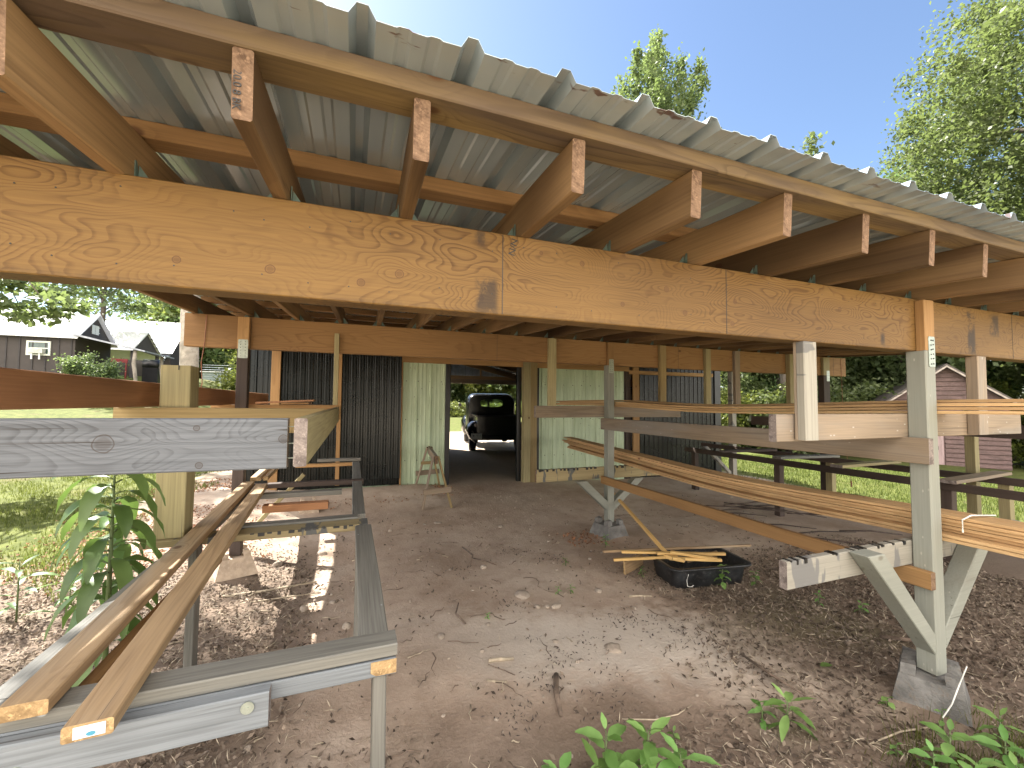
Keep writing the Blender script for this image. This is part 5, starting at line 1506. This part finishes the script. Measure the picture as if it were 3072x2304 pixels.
# metal storage box far left
gs = gz(-8.9, 37)
T = base("metal_storage_shed", (-9.2, 37, gs), "pale blue-grey ribbed metal storage shed seen behind the hanging cord", "storage shed")
b = MB(); b.box(-10.2, -8.4, 36.5, 39.0, gs - .3, 3.62); b.build("walls", plain("blue_grey_siding", (0.30, 0.36, 0.38), 0.5, .2, var=.1), T)
b = MB()
for k in range(9): b.box(-10.22, -8.38, 36.47, 36.499, gs + .12 + k * .17, gs + .15 + k * .17)
b.build("siding_ribs", plain("siding_rib_light", (0.55, 0.60, 0.62), 0.4), T)
b = MB(); b.box(-10.3, -8.2, 36.3, 39.1, 3.625, 3.70); b.build("roof", whroof, T)

# ------------------------------------------------------------------ stones
def rock(x, y, sx, sy, sz, seed, label, name="stone"):
    import bmesh
    bm = bmesh.new(); bmesh.ops.create_icosphere(bm, subdivisions=3, radius=1)
    for v in bm.verts:
        f = 1 + 0.28 * mnoise.noise(v.co * 1.3 + Vector((seed * 3.1, 0, 0))) + 0.07 * mnoise.noise(v.co * 4 + Vector((seed, 5, 0)))
        v.co *= f; v.co.z = max(v.co.z, -0.5)
        v.co.x *= sx; v.co.y *= sy; v.co.z *= sz
    me = bpy.data.meshes.new(name); bm.to_mesh(me); bm.free()
    me.materials.append(M['rock'])
    me.polygons.foreach_set("use_smooth", [True] * len(me.polygons))
    o = link(name, me, None, Matrix.Translation((x, y, gz(x, y) + sz * 0.15)) @ Matrix.Rotation(seed, 4, 'Z'))
    if label: tag(o, label, "stone", "stones on the dirt floor")
    return o
for i, (x, y, a, b_, c_, l) in enumerate([
    (1.324, 3.24, .072, .062, .022, "flat round pale stone in the middle of the dirt floor"), (1.585, 2.35, .055, .05, .026, "pale half-moon stone on the bare strip in the foreground"),
    (1.50, 2.98, .045, .028, .018, "flat stone right of the round pale stone"), (0.59, 2.86, .032, .026, .015, "small stone alone on the dirt right of the grey rack rail"),
    (1.36, 3.02, .025, .02, .014, "small stone just below the round pale stone"), (1.43, 2.99, .022, .018, .012, "tiny stone between the round stone and the flat one"),
    (1.33, 2.30, .022, .02, .012, "small whitish stone left of the half-moon stone"), (1.20, 3.9, .03, .035, .02, "upright little stone beside the twigs"),
    (1.03, 5.3, .05, .03, .02, "tan stone in the middle of the aisle toward the doorway"), (1.75, 5.0, .045, .035, .02, "stone near the far pier block"), (.45, 5.2, .03, .025, .02, "small round stone in the aisle left of the sawhorse"),
    (-.25, 4.75, .05, .035, .03, "sunlit stone beside the left pier block"), (-.62, 4.55, .05, .03, .035, "orange broken stone near the left pier block"), (-.30, 3.55, .035, .03, .03, "grey round stone in the shade under the work rack"),
    (.0, 3.2, .03, .03, .025, "grey stone beside the work rack leg"), (-.1, 3.6, .025, .03, .02, "small stone in the shade under the rack rail"), (1.95, 3.1, .035, .03, .018, "stone left of the black tub"),
    (1.28, 2.55, .02, .02, .01, "tiny pale stone near the black litter tuft"), (.93, 2.9, .02, .015, .01, "tiny stone by the moss tuft"), (2.05, 2.75, .03, .014, .01, "long pale stone chip below the tub")]):
    rock(x, y, a, b_, c_, i + 1.3, l)

# ------------------------------------------------------------------ ground cover
rs = np.random.RandomState(3)
def gzv(x, y): return np.array([gz(float(a), float(b)) + (0.018 * nz(a, b, 1.1) + 0.010 * nz(a, b, 3.7, 5) + 0.006 * nz(a, b, 11, 9)) for a, b in zip(x, y)])
def scatter_flat(name, xs, ys, size, mat, seed, lift=0.012, aspect=0.4, label=None, cat=None, up=1.2, kind='stuff'):
    z = gzv(xs, ys) + lift * (0.3 + rs.rand(len(xs)) * 1.0)
    me = leaves_mesh(name, np.stack([xs, ys, z], 1), size, mat, seed, up=up, aspect=aspect)
    o = link(name, me); tag(o, label, cat, None, kind); return o
def region(n, f, x0, x1, y0, y1):
    x = rs.uniform(x0, x1, n * 4); y = rs.uniform(y0, y1, n * 4)
    p = np.array([f(a, b) for a, b in zip(x, y)]); k = rs.rand(len(x)) < p
    return x[k][:n], y[k][:n]
def dens_litter(x, y):
    n = 0.5 + 0.5 * nz(x, y, 1.3, 7); n2 = 0.5 + 0.5 * nz(x, y, 5, 2)
    fgd = 1 - sst(1.55, 2.25, y + 0.12 * x + (n - .5) * 1.2)
    rtd = sst(1.9, 2.9, x + (n - .5) * 1.4) * (1 - sst(2.9, 3.6, y))
    lfd = (1 - sst(-0.6, 0.0, x + (n2 - .5) * .6)) * (1 - sst(4.2, 5.2, y))
    base_ = 0.01 + 0.13 * sst(.55, .75, n2) * sst(.4, .6, n)
    return min(1, max(base_, max(fgd, rtd, lfd) * (0.35 + 0.9 * n2)))
x, y = region(52000, dens_litter, -3.2, 5.6, 0.3, 5.6)
scatter_flat("leaf_litter", x, y, 0.030, 'litter', 1, 0.016, 0.45, "dead leaves and decayed litter on the dirt floor", "leaf litter", up=0.6)
x, y = region(20000, dens_litter, -3.2, 5.6, 0.3, 4.5)
scatter_flat("dry_straw", x, y, 0.055, 'straw', 2, 0.014, 0.07, "pale dry straw and needles on the ground", "straw", up=1.0)
def mulch(x, y):
    a = math.exp(-((y - 6.65) / 0.3) ** 2) * sst(-3, -2, x) * (1 - sst(1.2, 1.6, x))
    b_ = sst(-3.2, -2.2, x) * (1 - sst(-1.3, -.6, x + .2 * (y - 5))) * sst(4.2, 5, y) * (1 - sst(7.6, 8.2, y))
    c_ = sst(.0, .2, 0.2 - abs(x - 2.55) + .1) * sst(0, .2, .3 - abs(y - 4.35)) * .8
    return min(1, a + b_ * .6 + c_)
x, y = region(9000, mulch, -3.4, 3.2, 4.0, 8.2)
scatter_flat("bark_mulch", x, y, 0.035, 'chips', 3, 0.02, 0.5, "reddish bark mulch chips at the foot of the barn wall", "mulch", up=0.8)
# pebbles
def pebbles():
    b = MB()
    for i in range(420):
        x, y = rs.uniform(-1.2, 3.6), rs.uniform(1.2, 6.4)
        r = rs.uniform(.004, .014) * (1 + .6 * (rs.rand() < .1))
        z = gz(x, y) + 0.018 * nz(x, y, 1.1) + 0.010 * nz(x, y, 3.7, 5)
        b0 = len(b.v); a0 = rs.rand() * 6
        for k in range(6): b.v.append((x + r * math.cos(a0 + k), y + r * .8 * math.sin(a0 + k), z + r * .05))
        for k in range(6): b.v.append((x + r * .6 * math.cos(a0 + k), y + r * .5 * math.sin(a0 + k), z + r * .7))
        for k in range(6): b.f.append((b0 + k, b0 + (k + 1) % 6, b0 + 6 + (k + 1) % 6, b0 + 6 + k)); b.mi.append(0)
        b.f.append(tuple(b0 + 6 + k for k in range(6))); b.mi.append(0)
    o = mesh_obj("pebbles", b.v, b.f, 'rock', smooth=False); tag(o, "small pebbles and gravel strewn over the dirt floor", "gravel", None, 'stuff')
pebbles()
# fine twigs
def twigs(name, n, x0, x1, y0, y1, lmin, lmax, r, mat, label, f=None):
    b = MB()
    for i in range(n):
        for _ in range(20):
            x, y = rs.uniform(x0, x1), rs.uniform(y0, y1)
            if f is None or rs.rand() < f(x, y): break
        a = rs.uniform(0, 6.28); L = rs.uniform(lmin, lmax)
        q = []
        for k in range(5):
            t = (k / 4 - .5) * L; q.append((x + t * math.cos(a) + .06 * L * math.sin(k * 2 + i), y + t * math.sin(a) + .06 * L * math.cos(k * 2.3 + i), gz(x, y) + .018 * nz(x, y, 1.1) + 0.010 * nz(x, y, 3.7, 5) + r + rs.uniform(0.002, .014)))
        b.tube(q, [r, r * 1.1, r, r * .8, r * .5], 5)
    o = mesh_obj(name, b.v, b.f, mat, smooth=True); tag(o, label, "twigs", None, 'stuff')
twigs("twigs", 420, -2.6, 4.5, 0.8, 5.2, .05, .22, .0028, 'twig', "thin dark twigs scattered over the ground", lambda x, y: .25 + dens_litter(x, y))
twigs("pale_sticks", 160, -2.2, 4.5, 0.9, 4.6, .03, .16, .0035, 'paletwig', "short pale dry stick fragments scattered over the ground", lambda x, y: .25 + dens_litter(x, y))
def dark_clump(x, y):
    return 1.0 * max(math.exp(-((x - a) ** 2 + (y - b_) ** 2) / (c_ * c_)) for a, b_, c_ in [(1.17, 3.08, .08), (1.12, 2.62, .06), (1.45, 2.45, .09), (1.42, 2.15, .09), (1.03, 2.2, .10), (.80, 2.0, .12), (1.25, 1.9, .12), (1.9, 2.55, .18), (2.1, 2.3, .15), (1.6, 4.2, .15), (1.9, 3.9, .15), (.95, 3.9, .12), (1.2, 2.35, .10)])
x, y = region(2200, dark_clump, .4, 2.6, 1.6, 4.6)
scatter_flat("dark_debris", x, y, 0.022, leafmat("dark_debris_bits", (0.025, 0.02, 0.018), (0.09, 0.07, 0.06), (0.05, 0.04, 0.03), 0.1, 0.9), 5, 0.02, 0.3, "small dark clumps of rotted debris on the dirt", "debris", up=0.3)
# larger individual sticks
def stick(pts, r, mat, label):
    q = [(a, b_, gz(a, b_) + c_ + r) for a, b_, c_ in pts]
    b = MB(); b.tube(q, [r, r * 1.05, r * .9] + [r * .7] * (len(q) - 3) if len(q) > 3 else [r, r * 1.05, r * .7][:len(q)], 7)
    tag(b.build("stick", mat, None, True), label, "stick", "sticks lying on the dirt")
stick([(0.78, 2.95, .0), (0.74, 3.08, .02), (.80, 3.25, .01)], .006, 'twig', "bent twig standing off the dirt left of the middle of the floor")
stick([(1.08, 3.95, .0), (1.16, 4.15, .03), (1.14, 4.5, .0)], .008, 'twig', "forked root-like stick in the aisle behind the round stone")
stick([(1.16, 4.12, .01), (1.25, 4.02, .01), (1.33, 3.9, .0)], .006, 'twig', "thin side twig touching the forked stick")
stick([(0.80, 2.48, .0), (0.88, 2.47, .0), (0.95, 2.45, .0)], .011, 'paletwig', "short pale broken stick in the foreground dirt")
stick([(0.74, 2.32, .0), (0.80, 2.28, .0), (0.84, 2.27, .0)], .008, 'paletwig', "small pale chip of wood below the broken stick")
stick([(1.12, 2.22, .0), (1.05, 2.08, .006), (1.0, 1.93, .0)], .015, 'twig', "weathered grey root half buried in the foreground")
stick([(1.28, 1.82, .0), (1.42, 1.75, .01), (1.55, 1.74, .01), (1.68, 1.78, .0)], .0035, 'paletwig', "long thin wavy pale root in front of the weeds")
stick([(2.30, 2.02, .0), (2.26, 1.80, .02), (2.30, 1.6, .0)], .007, 'twig', "curved grey twig left of the near weed plant")
stick([(2.25, 1.30, .0), (2.45, 1.28, .02), (2.68, 1.26, .0)], .004, 'paletwig', "straight straw leading to the near pier block")
stick([(3.35, 1.85, .0), (3.45, 1.72, .02), (3.52, 1.6, .0)], .012, 'twig', "thick grey stick right of the nearest post")
stick([(-.9, 3.9, .0), (-.6, 3.95, .0), (-.25, 4.05, .0)], .010, 'paletwig', "long pale dry stick in the sunlit dirt under the work rack")
stick([(-.75, 3.75, .0), (-.45, 3.78, .01), (-.2, 3.82, .0)], .006, 'paletwig', "second pale dry stick beside the longer one under the work rack")
stick([(2.12, 2.92, .0), (2.2, 2.9, .0), (2.3, 2.86, .0)], .008, 'paletwig', "short whitish stick left of the black tub")
b = MB(); b.tube([(2.62, 1.20, .10), (2.72, 1.21, .13), (2.80, 1.215, .20), (2.93, 1.24, .245)], .0028, 5)
tag(b.build("white_string", 'string'), "thin white string draped over the nearest pier block", "string")
# heap of dark branches under the outdoor rack
for i in range(16):
    x, y = 5.0 + rs.uniform(-.2, 1.0), 4.0 + rs.uniform(-1.2, .6); a = rs.uniform(-.5, .5) - .6; L = rs.uniform(.5, 1.3)
    q = [(x - L / 2 * math.cos(a), y - L / 2 * math.sin(a), gz(x, y) + .03 + .012 * i), (x, y, gz(x, y) + .05 + .012 * i), (x + L / 2 * math.cos(a), y + L / 2 * math.sin(a), gz(x, y) + .03 + .012 * i)]
    b = MB(); b.tube(q, [.007, .009, .004], 6); tag(b.build("dark_branch", 'dark', None, True), "dark dead branch in the heap beneath the outdoor rack", "branch", "dark branches heaped beneath the outdoor rack")

# ------------------------------------------------------------------ grass blades
def blades(name, xs, ys, h, seed, label, zf=None, w=0.012):
    r = np.random.RandomState(seed); n = len(xs)
    z = np.array([gz(float(a), float(b)) for a, b in zip(xs, ys)])
    a = r.rand(n) * 6.283; hh = h * (0.5 + r.rand(n)); lean = r.rand(n) * 0.7 * hh; la = r.rand(n) * 6.283
    dx, dy = np.cos(a) * w / 2, np.sin(a) * w / 2
    v = np.empty((n, 3, 3), np.float32)
    v[:, 0] = np.stack([xs - dx, ys - dy, z - .01], 1); v[:, 1] = np.stack([xs + dx, ys + dy, z - .01], 1)
    v[:, 2] = np.stack([xs + np.cos(la) * lean, ys + np.sin(la) * lean, z + hh], 1)
    me = bpy.data.meshes.new(name); me.vertices.add(3 * n); me.vertices.foreach_set("co", v.ravel())
    me.loops.add(3 * n); me.loops.foreach_set("vertex_index", np.arange(3 * n, dtype=np.int32))
    me.polygons.add(n); me.polygons.foreach_set("loop_start", np.arange(0, 3 * n, 3, dtype=np.int32)); me.polygons.foreach_set("loop_total", np.full(n, 3, np.int32))
    me.update(calc_edges=True); at = me.attributes.new("tint", 'FLOAT', 'FACE'); at.data.foreach_set("value", r.rand(n).astype(np.float32))
    me.materials.append(M['grass']); o = link(name, me); tag(o, label, "grass", None, 'stuff')
def lawnL(x, y):
    n = 0.5 + 0.5 * nz(x, y, .9, 7)
    return (1 if (x < -2.1 - (n - .5) * 1.2 and y + .5 * x > 3.3 + (n - .5)) else 0) * (0.25 + sst(.3, .6, 0.5 + .5 * nz(x, y, 1.7, 11)))
x, y = region(45000, lawnL, -9, -1.8, 3.5, 13)
blades("lawn_grass", x, y, 0.045, 4, "short sunlit lawn grass left of the shed", w=.012)
def lawnR(x, y): return sst(7.4, 8.6, x + nz(x, y, .9, 7))
x, y = region(40000, lawnR, 7.2, 17, 1.5, 12)
blades("lawn_grass", x, y, 0.06, 5, "sunlit lawn grass between the rack and the cabin", w=.016)
def fgG(x, y): return sst(2.0, 2.6, x) * (1 - sst(1.15, 1.35, y)) * sst(.3, .6, .5 + .5 * nz(x, y, 3, 4))
x, y = region(1500, fgG, 1.9, 3.2, .55, 1.4)
blades("foreground_grass", x, y, 0.10, 6, "loose green grass blades at the lower right corner", w=.005)

# ------------------------------------------------------------------ weeds with modelled leaves
def leaf_geo(b, p, d, L, W, droop, fold=0.25, nseg=7, twist=0.0, wavy=0.0):
    """lanceolate leaf from p in direction d"""
    d = Vector(d).normalized(); up = Vector((0, 0, 1))
    side = d.cross(up)
    if side.length < 1e-3: side = Vector((1, 0, 0))
    side.normalize()
    side = Matrix.Rotation(twist, 3, d) @ side
    pos = Vector(p); dirn = d.copy(); idx = []
    for i in range(nseg + 1):
        u = i / nseg
        w = W * (math.sin(math.pi * min(1, u * 0.93 + .04)) ** 0.9) * (1 - 0.35 * u) * 0.75
        nrm = side.cross(dirn).normalized()
        ww = wavy * math.sin(i * 2.2) * W
        a = pos + side * w + nrm * (w * fold + ww); c = pos - side * w + nrm * (w * fold - ww)
        b0 = len(b.v); b.v += [tuple(a), tuple(pos), tuple(c)]; idx.append(b0)
        dirn = (dirn - Vector((0, 0, droop / nseg))).normalized()
        pos = pos + dirn * (L / nseg)
    for i in range(nseg):
        A, B = idx[i], idx[i + 1]
        b.f += [(A, A + 1, B + 1, B), (A + 1, A + 2, B + 2, B + 1)]; b.mi += [0, 0]
def finish_leaves(b, name, mat, parent, m, seed):
    me = bpy.data.meshes.new(name); me.from_pydata(b.v, [], b.f); me.materials.append(M[mat])
    at = me.attributes.new("tint", 'FLOAT', 'FACE'); r = random.Random(seed)
    per = 14; vals = []
    for i in range(len(b.f)):
        if i % per == 0: t = r.random()
        vals.append(min(1, max(0, t + r.uniform(-.08, .08))))
    at.data.foreach_set("value", vals); me.polygons.foreach_set("use_smooth", [True] * len(b.f)); me.update()
    return link(name, me, parent, m)
def weed(name, loc, label, seed, h, L, W, n, mat='weed', group=None, whorl=True, droop=0.8, rot=0.0, lean=(0, 0), drop_low=0.0):
    T = base(name, loc, label, "weed" if h < .9 else "tall plant", group)
    r = random.Random(seed); b = MB()
    top = Vector((lean[0], lean[1], h))
    sb = MB(); sb.tube([(0, 0, -.02), (lean[0] * .3, lean[1] * .3, h * .5), tuple(top)], [.004 + .006 * h, .003 + .005 * h, .002], 7)
    for i in range(n):
        f = (i + .5) / n
        a = rot + i * 2.4 + r.uniform(-.25, .25)
        z = h * (drop_low + (1 - drop_low) * f ** (.8 if not whorl else .55))
        s = (1.0 if f < .75 else 1.0 - (f - .75) * 2.2)
        el = (-0.15 + 0.9 * f ** 2) if whorl else (0.55 - .2 * r.random())
        dr = (0.9 if f < .8 else .4) * droop
        p = (lean[0] * z / h, lean[1] * z / h, z)
        st_ = 0.12 * L
        dvec = (math.cos(a) * math.cos(el), math.sin(a) * math.cos(el), math.sin(el))
        q = tuple(p[k] + dvec[k] * st_ for k in range(3))
        sb.tube([p, q], .0018 + .0015 * h, 5)
        leaf_geo(b, q, dvec, L * s * r.uniform(.8, 1.1), W * s, dr, twist=r.uniform(-.3, .3), wavy=.06)
    mesh_obj("stem", sb.v, sb.f, 'stem', T, WM[T.name], smooth=True)
    finish_leaves(b, "leaves", mat, T, WM[T.name], seed)
    return T
weed("tall_weed", (-0.99, 2.42, gz(-1.2, 2.4)), "tall broad-leaved weed standing behind the left end of the work rack", 3, 1.36, 0.25, 0.052, 50, 'weedB', None, False, 2.9, drop_low=.28)
weed("tall_weed", (-1.09, 2.66, gz(-1.1, 2.6)), "shorter weed stalk just behind the tall broad-leaved one", 4, 1.05, 0.21, 0.045, 28, 'weedB', None, False, 2.7, drop_low=.3)
WG = "green weeds on the ground"
wl = [(0.966, 1.480, .21, 0.106, 0.039, 12, "weed rosette with a pointed upright leaf, left of its larger twin at the bottom"),
      (1.121, 1.420, .22, 0.119, 0.042, 13, "larger leafy weed rosette right of its twin at the bottom middle"),
      (0.770, 1.495, .13, 0.094, 0.042, 9, "low round-leaved weed left of the two rosettes"),
      (0.690, 1.515, .10, .06, .034, 6, "weed with one round grey-green leaf at the bottom"),
      (0.890, 1.405, .17, 0.112, 0.042, 11, "weed in front of the left rosette, cut by the bottom edge"),
      (1.030, 1.345, .18, 0.112, 0.044, 11, "weed between the two rosettes at the bottom edge"),
      (1.220, 1.355, .17, 0.112, 0.042, 10, "weed right of the larger rosette at the bottom edge"),
      (2.00, 1.50, .13, .14, .032, 11, "long-leaved sprawling weed left of the near pier block"),
      (1.93, 1.58, .07, .07, .022, 7, "small weed touching the sprawling one"),
      (2.36, 1.06, .20, .10, .034, 12, "weed rosette in front of the near pier block"),
      (2.24, 1.06, .15, .08, .034, 9, "round-leaved weed left of the rosette by the pier block"),
      (2.55, .97, .18, .10, .032, 12, "weed at the lower right corner"), (2.28, .96, .14, .09, .034, 10, "low weed at the bottom edge below the pier block"),
      (2.44, .90, .16, .09, .03, 10, "weed at the bottom edge right of centre of the corner patch"), (2.75, 1.06, .17, .09, .028, 9, "weed at the right edge beside the pier block"),
      (2.62, .86, .2, .1, .03, 10, "weed partly cut by the lower right corner"),
      (2.975, 2.79, .18, .075, .035, 13, "weed growing against the front of the black tub"), (3.30, 2.74, .12, .06, .026, 7, "small weed at the right front corner of the black tub"),
      (2.48, 3.22, .09, .045, .012, 9, "small feathery weed left of the black tub"), (2.62, 4.02, .12, .06, .02, 10, "green sprig behind the long leaning stick"),
      (1.95, 3.68, .07, .04, .014, 8, "small sprig in the dirt left of the tub"), (1.72, 3.15, .06, .04, .012, 8, "low green sprig on the bare dirt"),
      (1.62, 3.18, .05, .035, .011, 7, "tiny sprig left of the low green sprig"), (3.43, 2.30, .10, .05, .02, 7, "dim weed behind the lower arm of the near post"),
      (2.62, 1.42, .05, .045, .022, 6, "small yellow-green weed at the left of the pier block"), (2.66, 1.22, .12, .03, .018, 5, "tiny weed leaning on the pier block"),
      (2.30, 1.22, .05, .035, .016, 5, "tiny sprout left of the pier block string"), (1.42, 1.62, .05, .035, .016, 5, "tiny brownish sprout above the right rosette"),
      (.95, 2.98, .03, .03, .01, 8, "dark green moss-like sprig in the foreground dirt"), (3.6, 2.1, .08, .05, .02, 7, "weed on the litter right of the nearest post"), (3.9, 1.9, .10, .06, .02, 7, "weed at the right edge on the litter")]
for i, (x, y, h, L, W, n, l) in enumerate(wl):
    weed("weed", (x, y, gz(x, y)), l, 100 + i, h * (1.25 if i < 7 else 1), L * (1.15 if i < 7 else 1), W, n, 'weed', WG, True, 0.7, rot=i * 1.3)
for i, (x, y, h, L, n, l) in enumerate([(-2.08, 3.9, .42, .20, 14, "weed clump at the left edge below the lawn"), (-2.0, 3.2, .25, .16, 9, "lower weed at the left edge beside the rack"), (-1.9, 4.1, .18, .12, 8, "small weed right of the clump at the left edge"), (-1.75, 2.9, .15, .12, 8, "weed at the left edge nearest the rack rail")]):
    weed("weed", (x, y, gz(x, y)), l, 150 + i, h, L, .03, n, 'weedB', WG, False, 1.0, rot=i)
# fallen green leaf pieces on the litter
b = MB()
leaf_geo(b, (2.63, 1.76, gz(2.6, 1.7) + .015), (1, -.2, .1), .08, .035, .2)
o = finish_leaves(b, "fallen_leaf", 'weed', None, Matrix.Identity(4), 3); tag(o, "torn green leaf lying on the litter left of the nearest post", "leaf")
